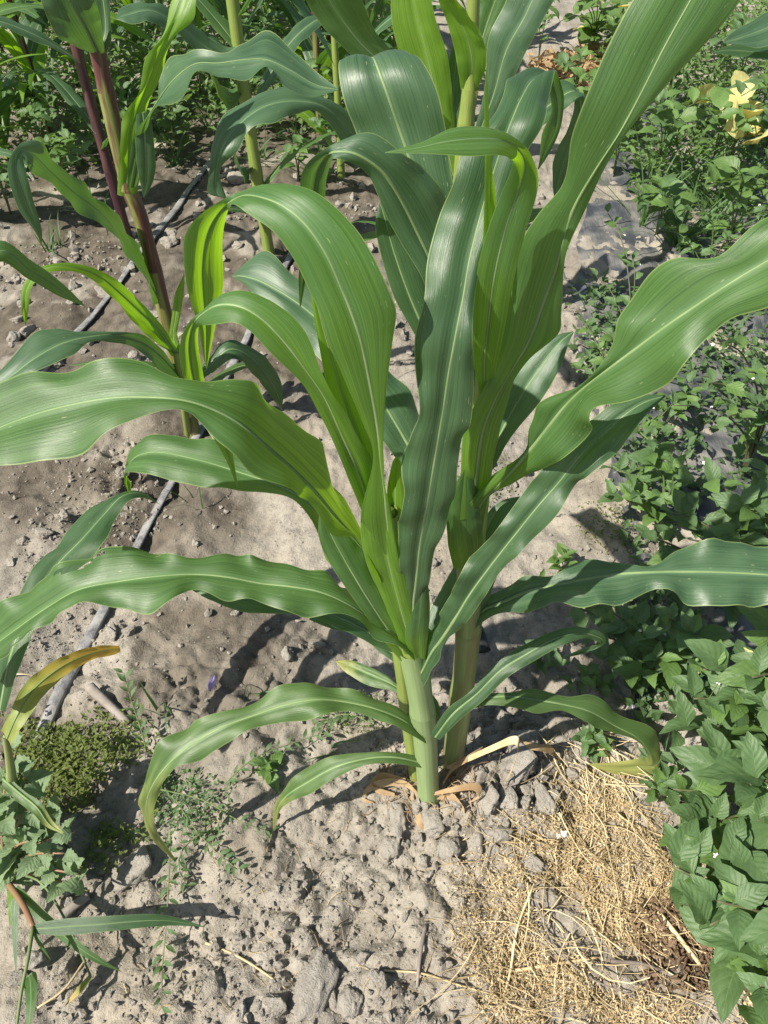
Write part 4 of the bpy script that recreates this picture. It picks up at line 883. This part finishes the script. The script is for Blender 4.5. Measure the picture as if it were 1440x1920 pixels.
# ================================================================== BROADLEAF WEEDS
def leaf_mesh(name, mat, kind, seed):
    rng = random.Random(seed); nl = 22 if kind == 'toothed' else 12; nc = 3; V = []; UV = []
    drp = rng.uniform(.15, .45); fold = rng.uniform(.12, .4); side = rng.uniform(-.12, .12)
    pet = .14
    for i in range(nl+1):
        f = i/nl
        if f < pet: wv = .012
        else:
            g = (f-pet)/(1-pet)
            if kind == 'ovate': wv = .012+.27*(math.sin(math.pi*g**.72)**.85)*(1-.25*g)*(1+.07*math.sin(g*19+seed))
            elif kind == 'toothed': wv = .012+.30*(math.sin(math.pi*g**.62)**.8)*(1-.15*g)*(1+(.26 if (i % 4) == 1 else (-.06 if (i % 4) == 3 else .06)))
            elif kind == 'round': wv = .012+.44*(math.sin(math.pi*g**.75)**.55)*(1+.10*math.sin(g*16))
            else: wv = .012+.16*math.sin(math.pi*g**.8)
        x = f; zc = .12*math.sin(f*2.2)-drp*f*f*.6; yc = side*f*f
        for k in range(-nc, nc+1):
            t = k/nc
            y = wv*t; z = zc+abs(y)*fold+.018*abs(t)*math.sin(f*15+seed+k)
            V.append((x, yc+y, z)); UV.append((.5+.5*t, f))
    m = 2*nc+1
    F = [[i*m+k, (i+1)*m+k, (i+1)*m+k+1, i*m+k+1] for i in range(nl) for k in range(m-1)]
    return mk_mesh(name, V, F, M[mat], UV)
NL = [leaf_mesh('leaf', 'nightshade_leaf' if s != 7 else 'weed_leaf', 'ovate', s) for s in range(9)] + [leaf_mesh('leaf', 'weed_leaf', 'ovate', 95)]
WL = [leaf_mesh('leaf', 'weed_leaf', 'ovate', s+10) for s in range(4)]
GL = [leaf_mesh('leaf', 'goosefoot_leaf', 'toothed', s+20) for s in range(4)]
RL = [leaf_mesh('leaf', 'weed_leaf', 'round', s+30) for s in range(3)]
YL = [leaf_mesh('leaf', 'yellow_leaf', 'ovate', s+40) for s in range(2)]
YR = [leaf_mesh('leaf', 'yellow_leaf', 'round', s+50) for s in range(2)]
KL = [leaf_mesh('leaf', 'nightshade_leaf', 'narrow', s+60) for s in range(3)]
SL = [leaf_mesh('leaf', 'weed_leaf', 'narrow', s+70) for s in range(3)]
def flower_mesh():
    V = []; F = []; mi = []
    for k in range(5):
        a = k*1.2566; c, s = math.cos(a), math.sin(a); b = len(V)
        for r_, w_, z in ((.15, .12, 0), (.6, .30, .05), (1, 0, -.15)):
            V += [(c*r_-s*w_, s*r_+c*w_, z), (c*r_+s*w_, s*r_-c*w_, z)]
        F += [[b, b+1, b+3, b+2], [b+2, b+3, b+5, b+4]]; mi += [0, 0]
    b = len(V)
    for k in range(6): V.append((.16*math.cos(k*1.047), .16*math.sin(k*1.047), 0))
    V.append((0, 0, .55))
    for k in range(6): F.append([b+k, b+(k+1) % 6, b+6]); mi.append(1)
    me = mk_mesh('flower', V, F, M['petal_white'], None, False); me.materials.append(M['anther'])
    me.polygons.foreach_set('material_index', mi); return me
FLM = flower_mesh()
def berry_mesh():
    bm = bmesh.new(); bmesh.ops.create_icosphere(bm, subdivisions=2, radius=1); me = bpy.data.meshes.new('berry'); bm.to_mesh(me); bm.free()
    me.polygons.foreach_set('use_smooth', [True]*len(me.polygons)); me.materials.append(M['berry']); return me
BEM = berry_mesh()
def place_leaf(parent, mesh, pos, d, up, size, name='leaf'):
    x = Vector(d).normalized(); z = (Vector(up)-x*Vector(up).dot(x)).normalized(); y = z.cross(x)
    mt = Matrix((x, y, z)).transposed().to_4x4()
    o = bpy.data.objects.new(name, mesh); COL.objects.link(o); o.parent = parent
    o.matrix_basis = Matrix.Translation(Vector(pos)-world_loc(parent)) @ mt @ Matrix.Scale(size, 4)
    return o
def weed(name, label, cat, bpx, shoots, meshes, size, nleaf=8, stem='weed_stem', srad=.0022, flowers=0, group=None, seed=0, spread=1.0, extra=None, lean=.35):
    rng = random.Random(seed); b = GG(*bpx) if len(bpx) == 2 else Vector(bpx)
    t = thing(name, label, cat, b, group)
    for (px, py, z) in shoots:
        tip = G(px, py, z); d0 = tip-b
        c1 = b+Vector((d0.x*.15, d0.y*.15, d0.z*.5)); c2 = b+Vector((d0.x*.6, d0.y*.6, d0.z*.9))
        pts = [b+Vector((0, 0, -.01)), c1, c2, tip]
        tube('stem', pts, [srad*1.2, srad*.5], M[stem], t, 6, 5)
        C = catmull(np.array([list(p) for p in pts]), 8); n = len(C)
        az = rng.uniform(0, 6.28)
        for k in range(nleaf):
            f = .22+.78*(k/(nleaf-1))**.8; p = Vector(C[min(n-1, int(f*(n-1)))])
            az += 2.4+rng.uniform(-.4, .4); el = rng.uniform(-.1, .5)*spread if k < nleaf-2 else rng.uniform(.3, .8)
            d = Vector((math.cos(az)*math.cos(el), math.sin(az)*math.cos(el), math.sin(el)))
            up = Vector((rng.gauss(0, lean)-.15, rng.gauss(0, lean)-.1, 1))
            s = rng.uniform(*size)*(1 if k < nleaf-3 else .72)
            ms = rng.choice(meshes)
            if extra and rng.random() < extra[1]: ms = rng.choice(extra[0])
            place_leaf(t, ms, p, d, up, s)
        for q in range(1 if flowers and rng.random() < .3*flowers else 0):
            p = Vector(C[rng.randint(n//2, n-1)])+Vector((rng.uniform(-.03, .03), rng.uniform(-.03, .03), rng.uniform(-.005, .02)))
            sc = rng.uniform(.003, .0048)
            place_leaf(t, FLM, p, (1, rng.uniform(-1, 1), rng.uniform(-.3, .3)), (rng.gauss(0, .4), -.5+rng.gauss(0, .4), 1), sc, 'flower')
            tube('flower_stalk', [C[max(0, n-4)], (Vector(C[max(0, n-4)])+p)*.5+Vector((0, 0, .004)), p], [.0006, .0005], M['weed_stem'], t, 4, 2)
            if rng.random() < .6: place_leaf(t, BEM, p+Vector((rng.uniform(-.012, .012), rng.uniform(-.012, .012), -.008)), (1, 0, 0), (0, 0, 1), rng.uniform(.0025, .0038), 'berry')
    return t
NS = 'nightshade plant'
weed('nightshade_plant', 'large leafy nightshade overhanging the brown litter and straw', NS, (1480,1830), [(1262,1625,.20),(1345,1690,.27),(1420,1790,.26),(1440,1890,.24),(1400,1640,.24),(1480,1720,.3),(1340,1770,.18)], NL, (.06,.115), 12, 'dark_stem', .003, 1, None, 101)
weed('nightshade_plant', 'nightshade with white flowers where the film meets the straw', NS, (1440,1560), [(1262,1480,.16),(1330,1440,.22),(1405,1470,.28),(1420,1540,.24),(1320,1545,.16),(1480,1500,.3)], NL, (.04,.105), 12, 'dark_stem', .003, 2, None, 102)
weed('nightshade_plant', 'bushy nightshade with a yellow leaf lying beneath its branches', NS, (1420,1400), [(1318,1255,.27),(1372,1320,.26),(1300,1310,.20),(1410,1270,.32),(1440,1200,.34),(1345,1390,.16),(1450,1350,.3),(1270,1370,.12)], NL, (.055,.095), 12, 'dark_stem', .003, 2, None, 103)
weed('nightshade_plant', 'dense shaded nightshade beneath the long level corn leaf', NS, (1260,1290), [(1150,1150,.12),(1200,1190,.16),(1255,1160,.20),(1120,1230,.10),(1180,1265,.12),(1230,1235,.16),(1300,1190,.22),(1100,1180,.10),(1070,1130,.10)], NL, (.042,.075), 12, 'dark_stem', .0025, 2, None, 104)
weed('nightshade_plant', 'tall nightshade in shade just above the long level corn leaf', NS, (1370,1150), [(1260,960,.26),(1330,900,.32),(1390,950,.34),(1290,1010,.22),(1440,880,.36),(1370,1010,.28),(1430,980,.30),(1200,1000,.16)], NL, (.052,.090), 12, 'dark_stem', .003, 2, None, 105)
weed('nightshade_plant', 'nightshade with toothy pale leaves beside bare soil near the dark corn leaf tip', NS, (1230,1000), [(1150,880,.16),(1180,930,.14),(1220,850,.20),(1260,880,.2),(1140,930,.10),(1200,810,.22)], WL+NL, (.045,.072), 10, 'weed_stem', .0024, 1, None, 106)
weed('nightshade_plant', 'slender nightshade with long bare dark stem rising past the corn leaf margin', NS, (1390,900), [(1330,640,.40),(1290,720,.34),(1380,700,.38),(1260,760,.26),(1420,760,.36),(1340,790,.28)], NL+WL, (.04,.065), 8, 'dark_stem', .0026, 3, None, 107)
weed('nightshade_plant', 'thin nightshade growing up through the grey film', NS, (1170,660), [(1140,400,.30),(1185,480,.24),(1210,540,.2),(1120,520,.16)], NL, (.035,.055), 8, 'dark_stem', .002, 3, None, 108)
weed('nightshade_plant', 'flowering nightshade on film beside the twisted corn leaf', NS, (1130,740), [(1090,600,.16),(1120,650,.14),(1150,620,.18),(1080,690,.10),(1180,690,.12)], NL+WL, (.035,.055), 8, 'dark_stem', .002, 3, None, 109)
weed('nightshade_plant', 'flowering nightshade between the two large right hand corn leaves', NS, (1290,760), [(1190,720,.14),(1240,780,.14),(1230,820,.12),(1180,780,.10),(1160,830,.08)], NL+WL, (.035,.055), 9, 'weed_stem', .002, 3, None, 110)
weed('nightshade_plant', 'open nightshade with white flowers along the film beyond the grass tuft', NS, (1310,560), [(1240,430,.22),(1290,470,.2),(1330,410,.26),(1370,450,.25),(1400,500,.22)], NL+WL, (.035,.06), 9, 'weed_stem', .0022, 4, None, 111)
weed('nightshade_plant', 'weedy nightshade where soil shows next to the field edge', NS, (1450,520), [(1390,330,.34),(1430,380,.32),(1440,300,.36),(1400,400,.28)], NL+WL, (.04,.06), 9, 'weed_stem', .0022, 3, None, 112)
weed('nightshade_plant', 'nightshade with overlapping broad leaves leaning out over the golden straw', NS, (1470,1700), [(1245,1570,.17),(1300,1610,.2),(1370,1590,.25),(1255,1665,.16),(1330,1735,.22),(1400,1740,.25),(1425,1850,.24),(1390,1880,.2)], NL, (.06,.115), 10, 'dark_stem', .003, 1, None, 113)
# small ones on the soil by the stems
for k, (bp, sh, lab) in enumerate([((1000,1130), [(985,1095,.04),(1010,1085,.05)], 'seedling between the blushed corn stem and level corn leaf'),
        ((1055,1075), [(1040,1045,.05),(1060,1040,.05)], 'small seedling with pale leaves on soil above the level corn leaf'),
        ((1010,1250), [(985,1230,.06),(1020,1215,.08),(1050,1250,.06)], 'small weed under the narrow bent corn leaf'),
        ((1100,1410), [(1085,1390,.06),(1110,1375,.07),(1130,1400,.06)], 'small weed beside the drooping corn leaf at bleached straw'),
        ((1240,1500), [(1215,1480,.06),(1250,1460,.08)], 'small weed at the crumpled film end'),
        ((503,1448), [(500,1432,.03),(505,1440,.02)], 'small soft green seedling alone on bare soil'),
        ((1120,1290), [(1090,1270,.08),(1130,1290,.06),(1060,1285,.06)], 'low weed in the shade above the drooping corn leaf')]):
    weed('weed_seedling', lab, 'seedling', bp, sh, WL if k in (0, 1, 5) else NL, (.026,.045), 6, 'weed_stem', .0014, 0, None, 130+k)
# far weeds at the top right
far = [((1130,240),[(1080,160,.3),(1130,150,.35),(1160,190,.3)]), ((1230,330),[(1190,220,.35),(1230,200,.4),(1270,250,.35)]), ((1330,330),[(1290,200,.4),(1340,230,.38),(1380,250,.36)]), ((1430,300),[(1390,180,.42),(1430,170,.45),(1450,230,.4)]),
       ((1250,190),[(1210,90,.4),(1260,80,.42),(1290,120,.4)]), ((1370,200),[(1330,90,.45),(1380,70,.5),(1420,110,.45)]), ((1300,100),[(1280,20,.4),(1330,10,.45)]), ((1440,120),[(1410,10,.5),(1450,20,.5)]), ((1190,110),[(1150,50,.3),(1200,40,.35)]),
       ((1230,440),[(1195,380,.2),(1240,360,.25),(1265,400,.2)]), ((1360,470),[(1330,350,.3),(1380,330,.34)]), ((1000,60),[(1000,10,.3),(1040,5,.3)])]
for k, (bp, sh) in enumerate(far):
    weed('leafy_weed', 'leafy green weed in the thicket beyond the mulch film', 'weed', bp, sh, WL+(NL if k % 2 else []), (.06,.11), 12, 'weed_stem', .0025, 0, 'weed thicket beyond the film', 150+k)
weed('squash_plant', 'squash plant with round leaves beyond the dry litter', 'squash plant', (1110,95), [(1050,40,.25),(1090,20,.3),(1130,35,.3),(1160,60,.25),(1110,0,.35),(1180,15,.3),(1060,-5,.3)], RL, (.11,.17), 4, 'weed_stem', .003, 0, None, 171, extra=(YR, .12))
weed('squash_plant', 'squash plant with large yellowed leaves in the weed thicket', 'squash plant', (1370,290), [(1340,190,.34),(1355,245,.3),(1400,225,.34),(1420,270,.28)], YR, (.12,.18), 3, 'weed_stem', .003, 0, None, 172, lean=.7)
pl_ = [(1010,140),(1090,90),(1160,100),(1150,170),(1060,190),(1000,180)]
o = flakes(900, np.array([[G(*p).x, G(*p).y] for p in pl_]), 19, .03, .07, .05, 'dry_leaf', 'dry_leaf_litter', .08); tag(o, 'heap of dry brown leaves in front of the squash', 'leaf litter')
# fallen yellow leaves
for (px, py, z, s, az, lab) in [(1262,1275,.08,.055,.4,'fallen yellow leaf caught under the bushy nightshade'),(1415,1245,.25,.03,2,'small yellow leaf hanging in the bushy nightshade')]:
    o = bpy.data.objects.new('yellow_leaf', YL[0]); COL.objects.link(o); p = GG(px, py, z)
    o.location = p; o.scale = (s,)*3; o.rotation_euler = (.2, -.2, az); tag(o, lab, 'leaf')
# goosefoot at left
weed('goosefoot_plant', 'grey green goosefoot with toothed leaves on the bare soil beside the mat', 'goosefoot', (30,1640), [(105,1540,.10),(120,1600,.12),(150,1640,.08),(85,1480,.14),(20,1480,.14),(60,1575,.12),(30,1410,.16),(75,1420,.15),(165,1670,.07),(140,1560,.11)], GL, (.038,.066), 7, 'red_stem', .0028, 0, None, 181)
# knotweed runners: prostrate stems with small leaves
def runner(label, pts, nl, size, seed, meshes=KL):
    rng = random.Random(seed); b = GG(*pts[0][:2]); t = thing('knotweed_runner', label, 'knotweed', b)
    pw_ = [GG(x, y, z) for x, y, z in pts]; tube('stem', pw_, [.0013, .0007], M['weed_stem'], t, 5, 5)
    C = catmull(np.array([list(p) for p in pw_]), 8); T = norm(np.gradient(C, axis=0))
    for k in range(nl):
        i = min(len(C)-1, int((.08+.92*k/(nl-1))*(len(C)-1))); sd = 1 if k % 2 else -1
        d = Vector(T[i])*.6+Vector((0, 0, 1)).cross(Vector(T[i]))*sd*rng.uniform(.5, 1)+Vector((0, 0, rng.uniform(0, .4)))
        place_leaf(t, rng.choice(meshes), C[i], d, (rng.gauss(0, .3), rng.gauss(0, .3), 1), rng.uniform(*size))
runner('knotweed runner hanging down across bare soil past the grass blade', [(320,1560,.05),(317,1640,.04),(312,1730,.04),(305,1810,.03),(303,1890,.02)], 22, (.014,.022), 1)
runner('knotweed runner trailing from the weed mat toward the hanging leaf tip', [(330,1500,.05),(370,1560,.03),(410,1600,.02),(445,1630,.02)], 18, (.014,.022), 2)
runner('knotweed runner lying below the lowest corn leaf', [(300,1480,.04),(380,1500,.03),(450,1540,.02),(510,1560,.01)], 18, (.012,.02), 3)
runner('upright knotweed sprig beside the weathered piece of stalk', [(275,1410,.01),(262,1360,.04),(245,1310,.07),(232,1262,.10)], 16, (.018,.028), 4)
runner('knotweed runner crossing the soil under the second lowest corn leaf', [(420,1470,.02),(480,1420,.03),(560,1390,.03),(620,1370,.02)], 20, (.014,.022), 5)
runner('knotweed runner creeping at the corn stem base beside bright moss', [(700,1360,.02),(660,1340,.03),(620,1345,.02),(590,1360,.01)], 16, (.014,.022), 6)
runner('knotweed runner spreading over shaded soil below the weed mat', [(380,1560,.03),(345,1590,.03),(335,1625,.02),(350,1660,.01)], 14, (.014,.02), 7)
# ---- low weed mats
def mat_patch(pg_px, n, seed, zmax, smin, smax, label, mat='mat_leaf'):
    pg = np.array([[G(*p).x, G(*p).y] for p in pg_px]); r = np.random.RandomState(seed); p = scatter(n, pg, seed, .03, seed in (31, 32, 36)); n = len(p)
    s = r.uniform(smin, smax, n); z = height(p[:, 0], p[:, 1])+zmax*r.rand(n)*(.3+fbm(p[:, 0]*14, p[:, 1]*14, 3, seed)*1.3)
    az = r.uniform(0, 6.28, n); el = r.normal(.35, .4, n)
    u = np.stack([np.cos(az)*np.cos(el), np.sin(az)*np.cos(el), np.sin(el)], -1); v = norm(np.cross(np.array([0, 0, 1.]), u)+r.randn(n, 3)*.35); w_ = np.cross(u, v)
    c = np.stack([p[:, 0], p[:, 1], z], -1); q = lambda a, b, e: c+s[:, None]*(u*a+v*b+w_*e)
    V = np.stack([q(0, 0, 0), q(.45, -.26, .1), q(.5, 0, 0), q(.45, .26, .1), q(1, 0, -.05)], 1).reshape(-1, 3)
    UV = np.tile(np.array([[.5, 0], [0, .45], [.5, .5], [1, .45], [.5, 1]]), (n, 1))
    F = (np.array([[0, 1, 2], [0, 2, 3], [1, 4, 2], [2, 4, 3]])[None]+(np.arange(n)*5)[:, None, None]).reshape(-1, 3)
    o = mesh_obj('weed_mat', V, F, M[mat], None, UV, False); o['kind'] = 'stuff'; return tag(o, label, 'weed mat')
mat_patch([(-20,1340),(60,1330),(150,1350),(255,1400),(300,1500),(250,1580),(170,1610),(60,1620),(-20,1640)], 2800, 31, .035, .006, .014, 'low yellow green weed mat around the yellowing corn plant')
mat_patch([(260,1440),(330,1450),(440,1500),(430,1560),(300,1580)], 420, 32, .02, .006, .013, 'thin darker weed cover beneath the hanging corn leaf tip', 'nightshade_leaf')
mat_patch([(590,1330),(680,1310),(740,1340),(720,1380),(620,1370)], 420, 33, .02, .004, .008, 'bright low moss weed left of the corn stem base')
mat_patch([(850,930),(900,870),(960,860),(960,930),(880,960)], 260, 34, .02, .005, .01, 'small green cover on soil behind the blushed stem')
mat_patch([(1080,980),(1150,950),(1200,1000),(1150,1040)], 300, 35, .03, .005, .01, 'small yellowish weed cover beside the buried film')
mat_patch([(1080,560),(1130,540),(1450,560),(1450,1500),(1230,1480),(1150,1250),(1180,1000)], 2200, 36, .07, .016, .042, 'sparse leafy undergrowth beneath the nightshades', 'nightshade_leaf')
mat_patch([(1100,60),(1450,20),(1460,480),(1180,380)], 4800, 37, .2, .02, .055, 'mixed green undergrowth of the weed thicket', 'weed_leaf')
mat_patch([(-200,390),(80,330),(300,285),(420,270),(700,250),(760,20),(600,-60),(-300,-60)], 16000, 38, .2, .02, .055, 'low weeds growing between the background corn row', 'weed_leaf')
# ---- grasses
def blade_geo(b, az, L, wd, el0, droop, rng, ns=7):
    V = []; p = Vector(b); el = el0; a = az
    for i in range(ns):
        f = i/(ns-1); d = Vector((math.cos(a)*math.cos(el), math.sin(a)*math.cos(el), math.sin(el))); s = Vector((-math.sin(a), math.cos(a), .25))
        w_ = wd*(1-f**2)+.0002; V += [p+s*w_, p-d.cross(s)*w_*.35, p-s*w_]; p = p+d*L/(ns-1); el -= droop/(ns-1); a += rng.uniform(-.08, .08)
    F = []
    for i in range(ns-1): F += [[i*3, i*3+1, i*3+4, i*3+3], [i*3+1, i*3+2, i*3+5, i*3+4]]
    return V, F
def grass(label, bpx, nb, L, wd, seed, group=None, mat='grass_blade', el=(.5, 1.35), loc=None):
    rng = random.Random(seed); b = GG(*bpx); V = []; F = []
    for k in range(nb):
        v, f = blade_geo(b+Vector((rng.gauss(0, .012), rng.gauss(0, .012), -.004)), rng.uniform(0, 6.28), rng.uniform(*L), wd*rng.uniform(.6, 1.2), rng.uniform(*el), rng.uniform(.3, 1.4), rng)
        o_ = len(V); V += v; F += [[i+o_ for i in q] for q in f]
    t = thing('grass_tuft', label, 'grass', b, group); o = mesh_obj('blades', [list(p) for p in V], F, M[mat], t); o['kind'] = 'stuff'; return t
grass('grass tuft fanning out on the film between nightshades', (1262,470), 26, (.18,.42), .005, 1)
rng = random.Random(77)
for k, (px, py) in enumerate([(110,300),(60,250),(180,230),(300,250),(390,240),(560,270),(600,330),(330,310),(480,300),(240,180),(420,170),(640,280),(40,200),(150,160),(520,180),(690,240),(1330,440),(1400,260),(300,120),(590,120),(100,470),(180,420)]):
    if k in (16, 17): grass('wispy grass tuft mixed into the thicket weeds', (px, py), 16, (.2,.45), .003, 200+k, 'grass among thicket weeds')
    else: grass('thin green grass tuft on soil around the background corn', (px, py), rng.randint(9, 18), (.08,.26), .0035, 200+k, 'grass around background corn')
for k, (px, py, l, nb) in enumerate([(485,1300,'single thin grass sprout leaning on soil near violet petal',3),(365,950,'tiny grass sprout in damp soil beside drip tape',4),(615,1410,'lone grass sprout above the lowest corn leaf',2),(540,480,'small grass sprout by the yellow green stalk',5),(300,1335,'short grass sprout beside the weathered stalk piece',4)]):
    grass(l, (px, py), nb, (.04,.11), .0025, 300+k)
# big grass at bottom left: reddish culm with blades
bg = GG(8, 1650); GRS = thing('grass_plant', 'coarse grass with reddish stem and level blade at the goosefoot foot', 'grass', bg)
tube('culm', [bg, GG(22,1665,.05), GG(45,1700,.09), GG(62,1738,.10)], [.0048,.0042], M['red_stem'], GRS, 8, 5)
tube('culm', [GG(62,1738,.10), GG(52,1800,.10), GG(40,1860,.10), GG(30,1935,.09)], [.0028,.002], M['weed_stem'], GRS, 7, 5)
tube('culm', [GG(0,1640,.03), GG(70,1650,.07), GG(120,1720,.06), GG(170,1830,.03)], [.002,.0016], M['weed_stem'], GRS, 6, 5)
def gb(pts, wpx, mat='grass_blade', seed=0, n=(0,-.4,1)):
    L, C, Q = [], [], []; nn = len(pts)
    P3 = [GG(x, y, z) for x, y, z in pts]
    for i, c in enumerate(P3):
        a = P3[min(nn-1, i+1)]-P3[max(0, i-1)]; sd = a.cross(Vector(n)).normalized(); f = i/(nn-1)
        k = wpx/FPX*1.25*(1-f**3)*(.6+.4*min(1, f*5))*.5+.0002
        L.append(c-sd*k); C.append(c); Q.append(c+sd*k)
    blade(GRS, L, C, Q, mat, cols=2, sub=5, gut=.001, ruf=.0006, rib=.0008, seed=seed)
gb([(62,1742,.10),(120,1738,.11),(200,1732,.11),(280,1726,.10),(330,1728,.085),(385,1738,.06)], 24, 'leaf_dark', 1)
gb([(30,1665,.06),(75,1715,.08),(120,1755,.07),(175,1795,.05),(228,1822,.02)], 18, 'leaf_mature', 2)
gb([(55,1690,.07),(30,1690,.06),(28,1750,.05),(30,1830,.02)], 14, 'leaf_blue', 3)
gb([(40,1850,.08),(55,1830,.09),(58,1880,.07),(50,1950,.05)], 22, 'leaf_mature', 4)
gb([(60,1740,.10),(75,1770,.09),(95,1800,.06)], 7, 'leaf_mature', 5)
gb([(170,1830,.03),(150,1855,.03),(120,1888,.02)], 11, 'leaf_yellow', 6)
gb([(20,1660,.05),(22,1700,.05),(18,1740,.03)], 14, 'leaf_young', 7)
# violet petal
pp = GG(397, 1282, .012)
V = []; UVs = []
for i in range(7):
    f = i/6; yy = (f-.5)*.034; wv = .0062*math.sin(math.pi*(.12+.8*f))
    for t_ in (-1, -.5, 0, .5, 1): V.append((pp.x+wv*t_+.002*f, pp.y+yy, pp.z+.004*abs(t_)+.002*math.sin(f*6)))
F = [[i*5+k, i*5+k+1, (i+1)*5+k+1, (i+1)*5+k] for i in range(6) for k in range(4)]
tag(mesh_obj('flower_petal', V, F, M['petal_violet']), 'fallen violet petal on darkened soil', 'petal')
# leafy weeds around the background corn
for k, (bp, sh) in enumerate([((120,340),[(90,270,.2),(130,260,.22),(160,290,.18)]),((60,250),[(30,180,.26),(70,170,.3),(100,200,.25)]),((210,250),[(190,180,.3),(230,170,.3)]),((330,270),[(310,200,.26),(350,190,.28)]),((420,220),[(400,140,.3),(440,150,.3)]),((560,230),[(540,150,.3),(580,140,.32)]),((640,230),[(620,150,.3),(660,160,.3)]),((20,400),[(0,340,.2),(40,330,.2)]),((560,330),[(540,290,.14),(580,280,.16)]),((90,300),[(60,220,.25),(100,230,.25)]),((260,300),[(240,240,.2),(280,230,.22)]),((160,190),[(140,110,.3),(180,120,.3)]),((380,200),[(360,120,.3),(400,110,.3)]),((520,260),[(500,200,.22),(540,190,.24)]),((620,300),[(600,240,.2),(640,230,.22)]),((300,180),[(280,100,.3),(320,90,.3)]),((480,130),[(460,60,.3),(500,50,.3)])]):
    weed('leafy_weed', 'leafy green weed growing among the background corn stalks', 'weed', bp, sh, WL+NL, (.05,.09), 10, 'weed_stem', .0025, 0, 'weeds among background corn', 420+k)
for k, (bp, sh) in enumerate([((1120,250),[(1090,180,.22),(1130,170,.25)]),((1150,330),[(1130,270,.2),(1170,260,.22)]),((1075,180),[(1050,130,.2),(1090,110,.24)]),((1010,110),[(990,50,.25),(1030,40,.28)])]):
    weed('leafy_weed', 'leafy green weed on soil between the big clump and dry leaf heap', 'weed', bp, sh, WL+NL, (.05,.085), 9, 'weed_stem', .0025, 0, 'weeds by the dry leaf heap', 440+k)
for k, (px, py) in enumerate([(1230,300),(1290,360),(1350,380),(1200,420),(1380,440),(1300,250)]):
    grass('tall thin grass tuft standing in the weed thicket by the film', (px, py), 14, (.2,.5), .003, 460+k, 'tall grass in the thicket')
